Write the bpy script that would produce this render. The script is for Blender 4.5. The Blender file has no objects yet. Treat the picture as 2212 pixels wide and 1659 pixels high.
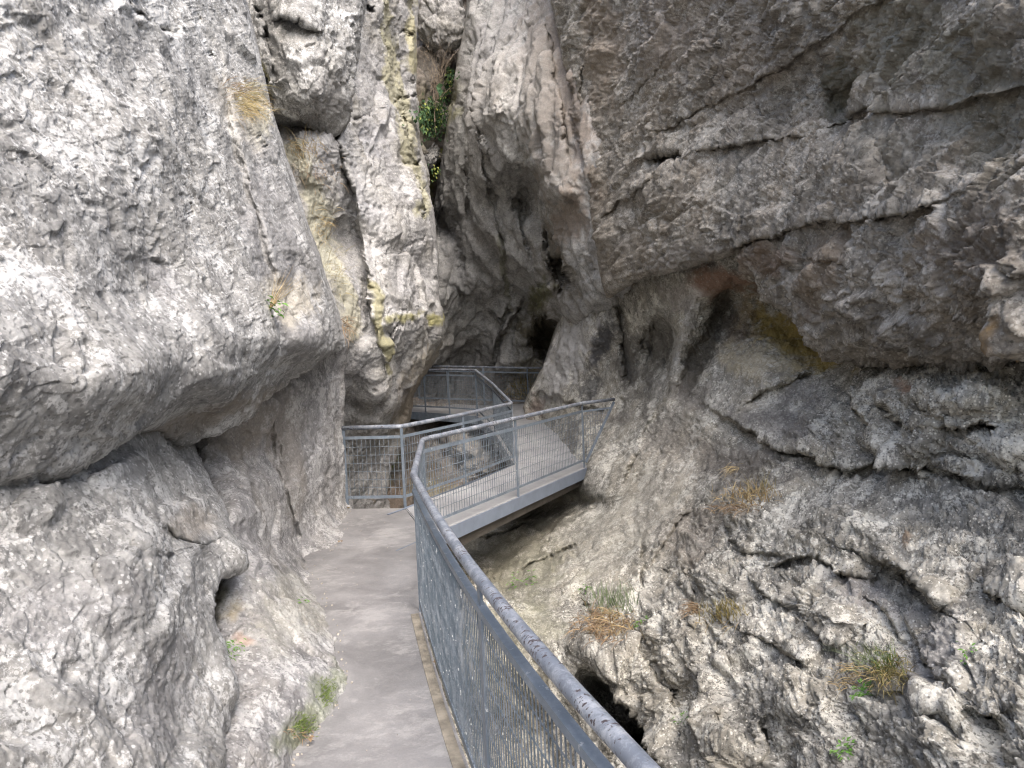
import bpy, math, random, time
import numpy as np
from mathutils import Vector, Matrix
from mathutils.bvhtree import BVHTree
T0 = time.time()
C = bpy.context.scene.collection
scene = bpy.context.scene
rng = np.random.default_rng(7)
random.seed(7)

# ------------------------------------------------------------------ camera
PITCH, ROLL, EYE = 0.0520388, -0.0421385, 1.90653
F, CX, CY = 1537.3, 1106.0, 829.5          # reference frame 2212 x 1659
cp, sp, cr, sr = math.cos(PITCH), math.sin(PITCH), math.cos(ROLL), math.sin(ROLL)
FW = np.array([0, cp, -sp]); UP0 = np.array([0, sp, cp]); RT0 = np.array([1., 0, 0])
RT = cr*RT0 + sr*UP0; UP = -sr*RT0 + cr*UP0
EYEP = np.array([0, 0, EYE])
cam = bpy.data.objects.new('camera', bpy.data.cameras.new('camera')); C.objects.link(cam)
cam.matrix_world = Matrix(((RT[0], UP[0], -FW[0], 0), (RT[1], UP[1], -FW[1], 0), (RT[2], UP[2], -FW[2], EYE), (0, 0, 0, 1)))
cam.data.sensor_fit = 'HORIZONTAL'; cam.data.sensor_width = 36.0; cam.data.lens = 36.0*F/2212
cam.data.clip_start = 0.05; cam.data.clip_end = 500
scene.camera = cam

# ------------------------------------------------------------------ world, sun, exposure
SUN_EL, SUN_AZ = 50.0, 158.0                # azimuth clockwise from +y
w = bpy.data.worlds.new('World'); scene.world = w; w.use_nodes = True
nt = w.node_tree; bg = nt.nodes['Background']
sky = nt.nodes.new('ShaderNodeTexSky'); sky.sky_type = 'NISHITA'; sky.sun_disc = False
sky.sun_elevation = math.radians(SUN_EL); sky.sun_rotation = math.radians(SUN_AZ)
sky.air_density = 1.0; sky.dust_density = 4.0; sky.ozone_density = 1.0
nt.links.new(sky.outputs[0], bg.inputs[0]); bg.inputs[1].default_value = 0.15
sun = bpy.data.objects.new('sun', bpy.data.lights.new('sun', 'SUN')); C.objects.link(sun)
sun.data.energy = 1.2; sun.data.angle = math.radians(50); sun.data.color = (1.0, 0.975, 0.945)
az, el = math.radians(SUN_AZ), math.radians(SUN_EL)
sd = Vector((math.sin(az)*math.cos(el), math.cos(az)*math.cos(el), math.sin(el)))
sun.rotation_euler = sd.to_track_quat('Z', 'Y').to_euler(); sun.location = (0, 0, 30)
vs = scene.view_settings
vs.view_transform = 'Standard'; vs.look = 'None'; vs.gamma = 1.0; vs.use_curve_mapping = False
vs.exposure = 1.56
scene.cycles.max_bounces = 5; scene.cycles.diffuse_bounces = 4; scene.cycles.glossy_bounces = 2
scene.cycles.use_denoising = True; scene.cycles.filter_width = 1.15

# ------------------------------------------------------------------ projection helpers
def unproj(u, v, t):
    u = np.asarray(u, float); v = np.asarray(v, float); t = np.asarray(t, float)
    return EYEP + t[..., None]*(FW + RT*((u-CX)/F)[..., None] - UP*((v-CY)/F)[..., None])
def gz(u, v, z):                            # depth at which the pixel ray meets height z
    d = FW + RT*((u-CX)/F) - UP*((v-CY)/F)
    return float((z-EYE)/d[2])
def P3(u, v, t): return Vector(unproj(u, v, t))

# ------------------------------------------------------------------ numpy noise
_perm = rng.permutation(256).astype(np.int32); _perm = np.concatenate([_perm, _perm])
_g = rng.normal(size=(256, 3)); _g = (_g/np.linalg.norm(_g, axis=1)[:, None]).astype(np.float32)
_rnd = rng.random((256, 4)).astype(np.float32)
def _hash(x, y, z): return _perm[_perm[_perm[x & 255] + (y & 255)] + (z & 255)]
def perlin(P):
    P = P.astype(np.float32); I = np.floor(P).astype(np.int32); f = P - I
    w_ = f*f*f*(f*(f*6-15)+10); out = np.zeros(len(P), np.float32)
    for dx in (0, 1):
        wx = w_[:, 0] if dx else 1-w_[:, 0]
        for dy in (0, 1):
            wy = wx*(w_[:, 1] if dy else 1-w_[:, 1])
            for dz in (0, 1):
                g = _g[_hash(I[:, 0]+dx, I[:, 1]+dy, I[:, 2]+dz)]
                d = g[:, 0]*(f[:, 0]-dx) + g[:, 1]*(f[:, 1]-dy) + g[:, 2]*(f[:, 2]-dz)
                out += wy*(w_[:, 2] if dz else 1-w_[:, 2])*d
    return out*1.5
def fbm(P, oct=4, gain=.5, ridge=False):
    o = np.zeros(len(P), np.float32); a = 1.; s = 1.
    for k in range(oct):
        n = perlin(P*s + 17.3*k)
        if ridge: n = 1-2*np.abs(n)
        o += a*n; a *= gain; s *= 2.07
    return o
def facet(P, tilt=1.):                      # broken faces: every cell is a plane with its own height and tilt
    P = P.astype(np.float32); I = np.floor(P).astype(np.int32); f = P-I
    f1 = np.full(len(P), 9, np.float32); f2 = f1.copy(); h = np.zeros(len(P), np.float32)
    for dx in (-1, 0, 1):
        for dy in (-1, 0, 1):
            for dz in (-1, 0, 1):
                k = _hash(I[:, 0]+dx, I[:, 1]+dy, I[:, 2]+dz); r = _rnd[k]; g = _g[k]
                ex, ey, ez = dx+r[:, 0]-f[:, 0], dy+r[:, 1]-f[:, 1], dz+r[:, 2]-f[:, 2]
                d = ex**2+ey**2+ez**2; m = d < f1
                f2 = np.where(m, f1, np.minimum(f2, d)); h = np.where(m, (r[:, 3]-.5)+tilt*(ex*g[:, 0]+ey*g[:, 1]+ez*g[:, 2]), h); f1 = np.where(m, d, f1)
    return h, np.sqrt(f2)-np.sqrt(f1)
def voro(P):                                # F1, F2, random value of the nearest cell
    P = P.astype(np.float32); I = np.floor(P).astype(np.int32); f = P-I
    f1 = np.full(len(P), 9, np.float32); f2 = f1.copy(); rid = np.zeros(len(P), np.float32)
    for dx in (-1, 0, 1):
        for dy in (-1, 0, 1):
            for dz in (-1, 0, 1):
                r = _rnd[_hash(I[:, 0]+dx, I[:, 1]+dy, I[:, 2]+dz)]
                d = (dx+r[:, 0]-f[:, 0])**2 + (dy+r[:, 1]-f[:, 1])**2 + (dz+r[:, 2]-f[:, 2])**2
                m = d < f1
                f2 = np.where(m, f1, np.minimum(f2, d)); rid = np.where(m, r[:, 3], rid); f1 = np.where(m, d, f1)
    return np.sqrt(f1), np.sqrt(f2), rid

# ------------------------------------------------------------------ tags
def tag(o, label=None, cat=None, group=None, kind=None):
    if label: o['label'] = label
    if cat: o['category'] = cat
    if group: o['group'] = group
    if kind: o['kind'] = kind
    return o
def empty(name, loc=(0, 0, 0)):
    o = bpy.data.objects.new(name, None); C.objects.link(o); o.location = loc; o.empty_display_size = .1
    return o

# ------------------------------------------------------------------ materials
def newmat(name):
    m = bpy.data.materials.new(name); m.use_nodes = True
    n = m.node_tree.nodes; b = n['Principled BSDF']
    return m, n, m.node_tree.links, b
def N(n, t, **k):
    x = n.new(t)
    for a, v in k.items():
        if a in x.inputs.keys() if hasattr(x.inputs, 'keys') else False: x.inputs[a].default_value = v
        else: setattr(x, a, v)
    return x
def noise(n, l, vec, scale, detail=6, rough=.6, dist=0.):
    x = n.new('ShaderNodeTexNoise'); x.inputs['Scale'].default_value = scale; x.inputs['Detail'].default_value = detail
    x.inputs['Roughness'].default_value = rough; x.inputs['Distortion'].default_value = dist
    l.new(vec, x.inputs['Vector']); return x.outputs['Fac']
def ramp(n, l, fac, a, b, ca=(0, 0, 0, 1), cb=(1, 1, 1, 1)):
    x = n.new('ShaderNodeValToRGB'); e = x.color_ramp.elements
    e[0].position = a; e[0].color = ca; e[1].position = b; e[1].color = cb
    l.new(fac, x.inputs[0]); return x.outputs[0]
def mix(n, l, fac, a, b, mode='MIX'):
    x = n.new('ShaderNodeMix'); x.data_type = 'RGBA'; x.blend_type = mode
    for s, v in ((x.inputs[0], fac), (x.inputs[6], a), (x.inputs[7], b)):
        if isinstance(v, (int, float)): s.default_value = v
        elif isinstance(v, tuple): s.default_value = (*v, 1) if len(v) == 3 else v
        else: l.new(v, s)
    return x.outputs[2]
def mth(n, l, op, a, b=None):
    x = n.new('ShaderNodeMath'); x.operation = op
    for s, v in ((x.inputs[0], a), (x.inputs[1], b)):
        if v is None: continue
        if isinstance(v, (int, float)): s.default_value = v
        else: l.new(v, s)
    return x.outputs[0]

def rock_mat(name, dark, light, white, warm, white_amt=.5, sc=1., bump=.6, speck=.5, warm_amt=.5, mott=.35):
    m, n, l, b = newmat(name)
    tc = n.new('ShaderNodeTexCoord').outputs['Object']
    big = noise(n, l, tc, 1.1*sc, 4, .55)
    mid = noise(n, l, tc, 6*sc, 8, .68, .3)
    fine = noise(n, l, tc, 38*sc, 6, .7)
    col = mix(n, l, ramp(n, l, mid, .40, .60), dark, light)
    col = mix(n, l, mth(n, l, 'MULTIPLY', ramp(n, l, big, .45, .65), warm_amt), col, warm)
    # pale crusts of lichen in irregular patches
    lich = noise(n, l, tc, 15*sc, 9, .78, .2); lich2 = noise(n, l, tc, 2.3*sc, 3, .5)
    s_ = mth(n, l, 'ADD', lich, mth(n, l, 'MULTIPLY', mth(n, l, 'SUBTRACT', lich2, .5), .65))
    col = mix(n, l, mth(n, l, 'MULTIPLY', ramp(n, l, s_, .53, .575), white_amt), col, white)
    mo = mth(n, l, 'ADD', noise(n, l, tc, 27*sc, 7, .72), mth(n, l, 'MULTIPLY', mth(n, l, 'SUBTRACT', noise(n, l, tc, 3.1*sc, 3, .5), .5), .45))
    col = mix(n, l, mth(n, l, 'MULTIPLY', ramp(n, l, mo, .56, .62), mott), col, tuple(x*.5 for x in dark))
    # tiny dark pits and pale grains
    v = n.new('ShaderNodeTexVoronoi'); v.inputs['Scale'].default_value = 42*sc; l.new(tc, v.inputs['Vector'])
    vc = n.new('ShaderNodeSeparateColor'); l.new(v.outputs['Color'], vc.inputs[0])
    spots = mth(n, l, 'MULTIPLY', mth(n, l, 'LESS_THAN', v.outputs['Distance'], .33), mth(n, l, 'GREATER_THAN', vc.outputs[0], .72))
    col = mix(n, l, mth(n, l, 'MULTIPLY', spots, speck), col, tuple(x*.45 for x in dark))
    spots2 = mth(n, l, 'MULTIPLY', mth(n, l, 'LESS_THAN', v.outputs['Distance'], .4), mth(n, l, 'LESS_THAN', vc.outputs[1], .16))
    col = mix(n, l, mth(n, l, 'MULTIPLY', spots2, speck), col, white)
    col = mix(n, l, .55, col, mix(n, l, ramp(n, l, fine, .3, .7), (.55, .55, .55), (1.3, 1.3, 1.3)), 'MULTIPLY')
    at = n.new('ShaderNodeAttribute'); at.attribute_name = 'stain_shading'  # per-vertex staining together with painted light and shade
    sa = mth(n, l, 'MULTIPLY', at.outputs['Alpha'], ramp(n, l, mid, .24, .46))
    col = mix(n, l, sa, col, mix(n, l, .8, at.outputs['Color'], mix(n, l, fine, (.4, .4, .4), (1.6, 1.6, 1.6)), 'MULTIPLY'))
    l.new(col, b.inputs['Base Color']); b.inputs['Roughness'].default_value = .9
    b.inputs['Specular IOR Level'].default_value = .25
    # relief finer than the mesh
    vb = n.new('ShaderNodeTexVoronoi'); vb.inputs['Scale'].default_value = 34*sc; l.new(tc, vb.inputs['Vector'])
    hgt = mth(n, l, 'ADD', mth(n, l, 'MULTIPLY', noise(n, l, tc, 26*sc, 9, .78), 1.), mth(n, l, 'MULTIPLY', mth(n, l, 'MINIMUM', vb.outputs['Distance'], .5), .35))
    bp = n.new('ShaderNodeBump'); l.new(mth(n, l, 'MULTIPLY', ramp(n, l, noise(n, l, tc, 1.9, 4, .6), .36, .6, (.35,)*3+(1,), (1,)*4), bump), bp.inputs['Strength']); bp.inputs['Distance'].default_value = .028/sc
    l.new(hgt, bp.inputs['Height']); l.new(bp.outputs[0], b.inputs['Normal'])
    return m

M = {}
M['left'] = rock_mat('limestone_pale', (.195, .193, .188), (.36, .357, .345), (.60, .598, .585), (.345, .33, .295), .68, 1.25, .68, .6, .3)
M['low'] = rock_mat('limestone_grey', (.21, .205, .205), (.385, .378, .372), (.66, .65, .63), (.37, .34, .29), .55, 1.25, .7, .5, .4)
M['mid'] = rock_mat('limestone_slab', (.24, .236, .235), (.38, .375, .37), (.60, .59, .57), (.36, .335, .27), .42, 1., .6, .4, .4)
M['over'] = rock_mat('limestone_brown', (.165, .15, .128), (.33, .303, .262), (.53, .505, .455), (.25, .212, .165), .45, 1., .8, .45, .7, .45)
M['slope'] = rock_mat('limestone_broken', (.215, .205, .18), (.455, .435, .385), (.80, .775, .69), (.40, .36, .28), .62, 1.35, 1., .75, .5, .75)
M['back'] = rock_mat('limestone_shaded', (.25, .246, .236), (.43, .422, .40), (.55, .54, .515), (.34, .31, .275), .3, .8, .6, .3, .35)
M['dark'] = rock_mat('limestone_dark', (.14, .13, .115), (.30, .275, .25), (.30, .28, .25), (.16, .12, .09), .2, .8, .7, .4, .6)  # darker limestone for the cleft, ravine bed and ground

def plain(name, col, rough=.6, metal=0., var=.25, sc=12, bump=0.):
    m, n, l, b = newmat(name); tc = n.new('ShaderNodeTexCoord').outputs['Object']
    f = noise(n, l, tc, sc, 5, .6)
    l.new(mix(n, l, ramp(n, l, f, .3, .7), tuple(c*(1-var) for c in col), tuple(min(1, c*(1+var)) for c in col)), b.inputs['Base Color'])
    b.inputs['Roughness'].default_value = rough; b.inputs['Metallic'].default_value = metal
    if bump:
        bp = n.new('ShaderNodeBump'); bp.inputs['Strength'].default_value = bump; bp.inputs['Distance'].default_value = .01
        l.new(noise(n, l, tc, sc*6, 6, .7), bp.inputs['Height']); l.new(bp.outputs[0], b.inputs['Normal'])
    return m
def paint_mat(name, col, chips_white=.5, chips_dark=0., rough=.42):
    m, n, l, b = newmat(name); tc = n.new('ShaderNodeTexCoord').outputs['Object']
    base = mix(n, l, ramp(n, l, noise(n, l, tc, 5, 4, .6), .3, .7), tuple(c*.85 for c in col), tuple(c*1.18 for c in col))
    # sun-bleached, rubbed film
    base = mix(n, l, mth(n, l, 'MULTIPLY', ramp(n, l, noise(n, l, tc, 8, 10, .82, .2), .46, .62), .75 if chips_dark else .35*chips_white+.1), base, (.42, .44, .47))
    base = mix(n, l, mth(n, l, 'MULTIPLY', ramp(n, l, noise(n, l, tc, 34 if chips_dark else 30, 3, .6), .66, .68), .0 if chips_dark else chips_white), base, (.62, .63, .62))
    r = b.inputs['Roughness']
    if chips_dark:
        mp = n.new('ShaderNodeMapping'); mp.inputs['Scale'].default_value = (.7, 1.5, 1.); l.new(tc, mp.inputs[0])
        f1 = noise(n, l, mp.outputs[0], 55, 3, .6); f2 = noise(n, l, tc, 5, 2, .5)
        c = mth(n, l, 'ADD', f1, mth(n, l, 'MULTIPLY', mth(n, l, 'SUBTRACT', f2, .5), .45))
        base = mix(n, l, mth(n, l, 'MULTIPLY', ramp(n, l, c, .60, .612), chips_dark), base, (.05, .037, .04))
    l.new(base, b.inputs['Base Color']); r.default_value = rough
    b.inputs['Specular IOR Level'].default_value = .5
    return m
M['steel'] = paint_mat('weathered_blue_grey_paint', (.125, .155, .19), .35)
M['rail'] = paint_mat('chipped_handrail_paint', (.15, .17, .205), .5, 1., .42)
M['wire'] = paint_mat('chipped_wire_paint', (.095, .12, .145), .8)
M['fascia'] = plain('grey_beam_paint', (.17, .20, .25), .55, 0, .12, 6)
M['underbeam'] = plain('brown_concrete', (.10, .088, .075), .9, 0, .3, 4, .4)

def deck_mat(name, a, b_, pale):
    m, n, l, b = newmat(name); tc = n.new('ShaderNodeTexCoord').outputs['Object']
    col = mix(n, l, ramp(n, l, noise(n, l, tc, 1.6, 5, .6, .4), .38, .62), a, b_)
    mp = n.new('ShaderNodeMapping'); mp.inputs['Scale'].default_value = (.75, 1.1, 1); l.new(tc, mp.inputs[0])
    pt = noise(n, l, mp.outputs[0], 8, 12, .8, .3); reg = noise(n, l, tc, 1.1, 2, .5)
    s_ = mth(n, l, 'ADD', pt, mth(n, l, 'MULTIPLY', mth(n, l, 'SUBTRACT', reg, .5), .5))
    col = mix(n, l, mth(n, l, 'MULTIPLY', ramp(n, l, s_, .50, .62), .5), col, pale)
    col = mix(n, l, .5, col, mix(n, l, noise(n, l, tc, 90, 4, .7), (.6, .6, .6), (1.35, 1.35, 1.35)), 'MULTIPLY')
    l.new(col, b.inputs['Base Color']); l.new(ramp(n, l, s_, .4, .6, (.55,)*3+(1,), (.85,)*3+(1,)), b.inputs['Roughness'])
    bp = n.new('ShaderNodeBump'); bp.inputs['Strength'].default_value = .35; bp.inputs['Distance'].default_value = .008
    l.new(noise(n, l, tc, 60, 8, .75), bp.inputs['Height']); l.new(bp.outputs[0], b.inputs['Normal'])
    return m
M['deck'] = deck_mat('worn_concrete', (.185, .18, .178), (.275, .268, .265), (.41, .40, .385))
M['deck2'] = deck_mat('pale_concrete', (.26, .26, .265), (.34, .34, .345), (.44, .44, .435))

# ------------------------------------------------------------------ rock sheets
def poly(pts, n):
    p = np.array(pts, float); d = np.r_[0, np.cumsum(np.linalg.norm(np.diff(p, axis=0), axis=1))]
    x = np.linspace(0, d[-1], n); return np.stack([np.interp(x, d, p[:, 0]), np.interp(x, d, p[:, 1])], 1)
def rbf(ctrl, U, V):
    c = np.array([(a, b, t) for a, b, t in ctrl], float); X = c[:, :2]/1000.; y = np.log(c[:, 2])
    e2 = .05**2
    K = np.sqrt(((X[:, None]-X[None])**2).sum(-1)+e2); n_ = len(X)
    A = np.zeros((n_+3, n_+3)); A[:n_, :n_] = -K - np.eye(n_)*1e-4; A[:n_, n_] = 1; A[:n_, n_+1:] = X; A[n_, :n_] = 1; A[n_+1:, :n_] = X.T
    s_ = np.linalg.solve(A, np.r_[y, 0, 0, 0])
    u = U.ravel()/1000; v = V.ravel()/1000; o = s_[n_]+s_[n_+1]*u+s_[n_+2]*v
    for i in range(n_): o -= s_[i]*np.sqrt((u-X[i, 0])**2+(v-X[i, 1])**2+e2)
    return np.exp(o).reshape(U.shape)
def sdist(pl, U, V):                       # distance to a polyline and which side
    best = np.full(U.shape, 1e9); side = np.zeros(U.shape); al = np.zeros(U.shape)
    n_ = len(pl)-1
    for i in range(n_):
        (x0, y0), (x1, y1) = pl[i], pl[i+1]; dx, dy = x1-x0, y1-y0; L = dx*dx+dy*dy
        h = np.clip(((U-x0)*dx+(V-y0)*dy)/L, 0, 1); ex = U-x0-h*dx; ey = V-y0-h*dy; d = ex*ex+ey*ey
        m = d < best; best = np.where(m, d, best); side = np.where(m, np.sign(dx*ey-dy*ex), side); al = np.where(m, (i+h)/n_, al)
    return np.sqrt(best), side, al
def axis_lin(a, b, fine0, fine1, step, coarse=9):
    return None
def frac_params(lens, f0, f1, step, coarse):
    """parameter values along an edge of given pixel positions: fine inside the frame, coarse outside"""
    out = [lens[0]]
    while out[-1] < lens[1]:
        x = out[-1]; out.append(x + (step if f0-15 <= x <= f1+15 else coarse))
    out[-1] = lens[1]
    return np.array(out)

SHEETS = []
def sheet(name, top, bottom, left, right, ctrl, mat, step=2.5, coarse=9, noise_f=None, cracks=(), blobs=(), stains_shading=(), roll=(), skirt=(), label=None, cut=None):
    """a rock mass given by its outline, the distances of its surface, its cracks, hollows, staining and painted shading"""
    ul = min(p[0] for p in top+bottom+left+right); uh = max(p[0] for p in top+bottom+left+right)
    vl = min(p[1] for p in top+bottom+left+right); vh = max(p[1] for p in top+bottom+left+right)
    us = frac_params((ul, uh), 0, 2212, step, coarse); v_ = frac_params((vl, vh), 0, 1659, step, coarse)
    s = (us-ul)/(uh-ul); t = (v_-vl)/(vh-vl)
    def ev(e, x, k):                       # edge parametrised by its own u (k=0) or v (k=1) extent
        p = np.array(e, float); q = p[:, k]; q = (q-q[0])/(q[-1]-q[0])
        return np.stack([np.interp(x, q, p[:, 0]), np.interp(x, q, p[:, 1])], 1)
    Tp, Bp, Lp, Rp = ev(top, s, 0), ev(bottom, s, 0), ev(left, t, 1), ev(right, t, 1)
    S, T = np.meshgrid(s, t)
    c = lambda p: np.array(p, float)
    G = (1-T)[..., None]*Tp[None] + T[..., None]*Bp[None] + (1-S)[..., None]*Lp[:, None] + S[..., None]*Rp[:, None] \
        - ((1-S)*(1-T))[..., None]*c(top[0]) - (S*(1-T))[..., None]*c(top[-1]) - ((1-S)*T)[..., None]*c(bottom[0]) - (S*T)[..., None]*c(bottom[-1])
    U, V = G[..., 0], G[..., 1]
    D = rbf(ctrl, U, V)
    edges = {'T': top, 'B': bottom, 'L': left, 'R': right}
    for e, r, amp in roll:
        d, _, _ = sdist(edges[e], U, V); x = np.clip(1-d/r, 0, 1); D = D + amp*(1-np.sqrt(1-np.minimum(x, .999)**2))
    # warped picture-plane coordinates so that cracks wander in a natural way
    W0 = unproj(U, V, D); fl = W0.reshape(-1, 3)
    wu = (perlin(fl*2.3)*9+perlin(fl*7)*5+perlin(fl*23)*3.).reshape(U.shape); wv = (perlin(fl*2.3+50)*9+perlin(fl*7+50)*5+perlin(fl*23+50)*3.).reshape(U.shape)
    Uw, Vw = U+wu, V+wv
    for b in blobs:                        # (u, v, ru, rv, angle, amplitude towards the viewer, hardness)
        u0, v0, ru, rv, an, amp, hard = b; ca, sa = math.cos(math.radians(an)), math.sin(math.radians(an))
        x = ((Uw-u0)*ca+(Vw-v0)*sa)/ru; y = (-(Uw-u0)*sa+(Vw-v0)*ca)/rv; r2 = x*x+y*y
        D = D - amp*np.exp(-r2**hard)
    for pl, wd, dep, stp, fall in cracks:
        d, sg, al = sdist(pl, Uw, Vw)
        tap = np.clip(np.minimum(al, 1-al)*6, .15, 1)
        vw = .55+.45*np.sin(al*9+wd)*np.cos(al*23+1); D = D + tap*dep*vw*np.exp(-(d/(wd*(.4+.35*vw)))**2) - tap*stp*1.25*np.tanh(sg*d/(wd*.6))*np.exp(-(d/fall))
    for e, depths, inward in skirt:        # turn the surface back, away from the viewer, beyond an outline
        k = len(depths); dd = np.array(depths)
        def ext(A, ax, front, add=None):
            line = np.take(A, [0 if front else -1], axis=ax)
            rep = np.repeat(line, k, axis=ax)
            if add is not None: rep = rep + (add if ax == 1 else add)
            if front: rep = np.flip(rep, axis=ax)
            return np.concatenate([rep, A] if front else [A, rep], axis=ax)
        ax = 1 if e in 'LR' else 0; fr = e in 'LT'
        shp = (1, k) if ax == 1 else (k, 1)
        inw = (np.arange(1, k+1)*inward/k).reshape(shp)
        if ax == 1: U = ext(U, 1, fr, inw*(1 if e == 'L' else -1)); V = ext(V, 1, fr)
        else: U = ext(U, 0, fr); V = ext(V, 0, fr, inw*(1 if e == 'T' else -1))
        D = ext(D, ax, fr, dd.reshape(shp))
    W_ = unproj(U, V, D)
    nv, nu = U.shape
    gu = np.gradient(W_, axis=1); gv = np.gradient(W_, axis=0); nr = np.cross(gv, gu)
    nr /= np.linalg.norm(nr, axis=2)[..., None]+1e-9
    for _ in range(14):                     # broad normals, so that rough relief does not fold over steep steps
        nr[1:-1] = (nr[:-2]+2*nr[1:-1]+nr[2:])/4; nr[:, 1:-1] = (nr[:, :-2]+2*nr[:, 1:-1]+nr[:, 2:])/4
    nr /= np.linalg.norm(nr, axis=2)[..., None]+1e-9
    fl = W_.reshape(-1, 3); fn = nr.reshape(-1, 3)
    sm = np.einsum('ij,ij->i', fn, EYEP-fl); fn = np.where((np.abs(sm) > 1e-9)[:, None], fn*np.sign(np.median(sm)), fn)
    if noise_f is not None:
        sp_ = np.maximum(np.linalg.norm(gu, axis=2), np.linalg.norm(gv, axis=2)).ravel(); fl = fl + (fn*noise_f(fl, U.ravel(), V.ravel())[:, None])*np.clip(.055/sp_, .15, 1)[:, None]
    st = np.zeros((fl.shape[0], 4), np.float32)
    if len(stains_shading):
        nz = fbm(fl*3.1, 4)*.75; nz2 = fbm(fl*11, 3)*.5
        uf = U.ravel() + perlin(fl*2+9)*14; vf = V.ravel() + perlin(fl*2+29)*14
        for k_, (shape, wd, col, al_) in enumerate(stains_shading):
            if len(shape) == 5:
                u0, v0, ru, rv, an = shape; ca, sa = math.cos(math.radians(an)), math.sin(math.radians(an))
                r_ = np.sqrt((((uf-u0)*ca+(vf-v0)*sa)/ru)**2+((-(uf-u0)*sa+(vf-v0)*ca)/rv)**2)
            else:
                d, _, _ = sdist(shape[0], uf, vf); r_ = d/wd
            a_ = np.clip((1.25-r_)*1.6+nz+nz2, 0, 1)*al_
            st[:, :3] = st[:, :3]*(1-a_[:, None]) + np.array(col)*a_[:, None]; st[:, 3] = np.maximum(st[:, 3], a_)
        nzro = st[:, 3] > 0.001
        # un-premultiply
        st[nzro, :3] = st[nzro, :3]/np.maximum(st[nzro, 3:4], .001); st[:, :3] = np.clip(st[:, :3], 0, 1)
    o = grid_obj(name, fl, nv, nu, mat, st)
    tag(o, label, None, None, 'structure')
    SHEETS.append((o, fl.copy(), fn.copy()))
    print(name, nu, nv, nu*nv, round(time.time()-T0, 1))
    return o
def grid_obj(name, pts, nv, nu, mat, st=None):
    me = bpy.data.meshes.new(name); nf = (nv-1)*(nu-1)
    me.vertices.add(len(pts)); me.vertices.foreach_set('co', pts.astype(np.float32).ravel())
    i = (np.arange(nv-1)[:, None]*nu+np.arange(nu-1)[None]).ravel()
    q = np.stack([i, i+nu, i+nu+1, i+1], 1).astype(np.int32)
    me.loops.add(nf*4); me.loops.foreach_set('vertex_index', q.ravel())
    me.polygons.add(nf); me.polygons.foreach_set('loop_start', np.arange(0, nf*4, 4, dtype=np.int32))
    me.polygons.foreach_set('use_smooth', np.ones(nf, bool))
    me.update()
    if st is None: st = np.zeros((len(pts), 4), np.float32)
    if True:
        a = me.attributes.new('stain_shading', 'FLOAT_COLOR', 'POINT'); a.data.foreach_set('color', st.ravel())
    me.materials.append(mat)
    o = bpy.data.objects.new(name, me); C.objects.link(o); return o

def aniso(dirv, along=.35, across=1.):      # squeeze coordinates so features stretch along dirv
    d = np.array(dirv, float); d /= np.linalg.norm(d)
    Mx = np.eye(3)*across + np.outer(d, d)*(along-across)
    return Mx.astype(np.float32)

def wob(q, a, s_=3.): return q + a*np.stack([perlin(q*s_+5), perlin(q*s_+15), perlin(q*s_+25)], 1)
def bedding(p, nb, per, amp, seed=0.):
    """ledges: a saw tooth across the bedding with wandering, interrupted steps"""
    n_ = (RT*nb[0]+UP*nb[1]+FW*nb[2]).astype(np.float32); x = (p@n_)/per
    x = x + .5*fbm(p*.9/per*.35+seed, 2) + .05*perlin(p*1.4/per+seed)
    f = x-np.floor(x); cell = np.floor(x)
    m = np.clip(perlin(p*.55/per+cell[:, None]*3.7+seed+9)*2.6+.35, 0, 1)
    return amp*m*np.minimum(f, (1-f)*5)
def nf_left(big=.10, mid=.045, fine=.016, d=(0.15, 1, .2), blk=0., bed=()):
    A = aniso(d, .75)
    def f(p, u, v):
        q = (p@A).astype(np.float32); wq = wob(q, .07)
        o = big*fbm(q*.8, 3) + mid*.5*fbm(wq*2.4, 3, .5)
        k = .35+.65*np.clip(perlin(p*1.3+60)*1.6+.5, 0, 1)
        n1 = fbm(p*13, 4, .66); o += k*fine*.45*n1
        h, e = facet(wob(q, .05, 7)*8.5, 1.1); o += k*fine*.55*h
        h, e = facet(wob(q, .03, 12)*21, 1.2); o += fine*.34*h
        pit = fbm(wq*8+77, 2); o -= fine*1.3*np.clip(pit-.40, 0, .3)/.3
        for q_ in bed: o += bedding(p, *q_)
        if blk:
            h, e = facet(wq*1.7+3, .8); o += blk*.9*h*np.clip(e/.10, 0, 1)
        return o
    return f
def nf_block(big=.12, blk=.12, mid=.05, fine=.02, d=(1, 0, .4), along=.4, bs=1.7, crk=.5, bed=()):
    A = aniso(d, along)
    def f(p, u, v):
        q = (p@A).astype(np.float32); wq = wob(q, .10, 2.5); wq2 = wob(wq, .035, 11)
        k = .55+.45*np.clip(perlin(p*.9+40)*1.5+.4, 0, 1)          # calmer and rougher areas
        h, e = facet(wq2*bs, .9); o = big*fbm(q*.7, 3) + blk*h*np.clip(e/.09, 0, 1) - crk*.075*np.clip(.05-e, 0, .05)/.05*np.clip(perlin(p*.8+90)*3+.7, 0, 1)
        h, e = facet(wq2*bs*2.9+31, 1.1); o += k*(mid*h*1.1*np.clip(e/.12, 0, 1) - crk*.035*np.clip(.06-e, 0, .06)/.06*np.clip(perlin(p*1.3+30)*3+.3, 0, 1))
        h, e = facet(wq2*bs*7+11, 1.2); o += k*fine*1.7*h
        h, e = facet(wob(q, .02, 20)*bs*17, 1.2); o += k*fine*.75*h
        for q_ in bed: o += bedding(p, *q_)
        o += mid*.2*fbm(wq*4, 2, .5) + fine*.6*fbm(p*15, 4, .68)
        return o
    return f

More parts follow.
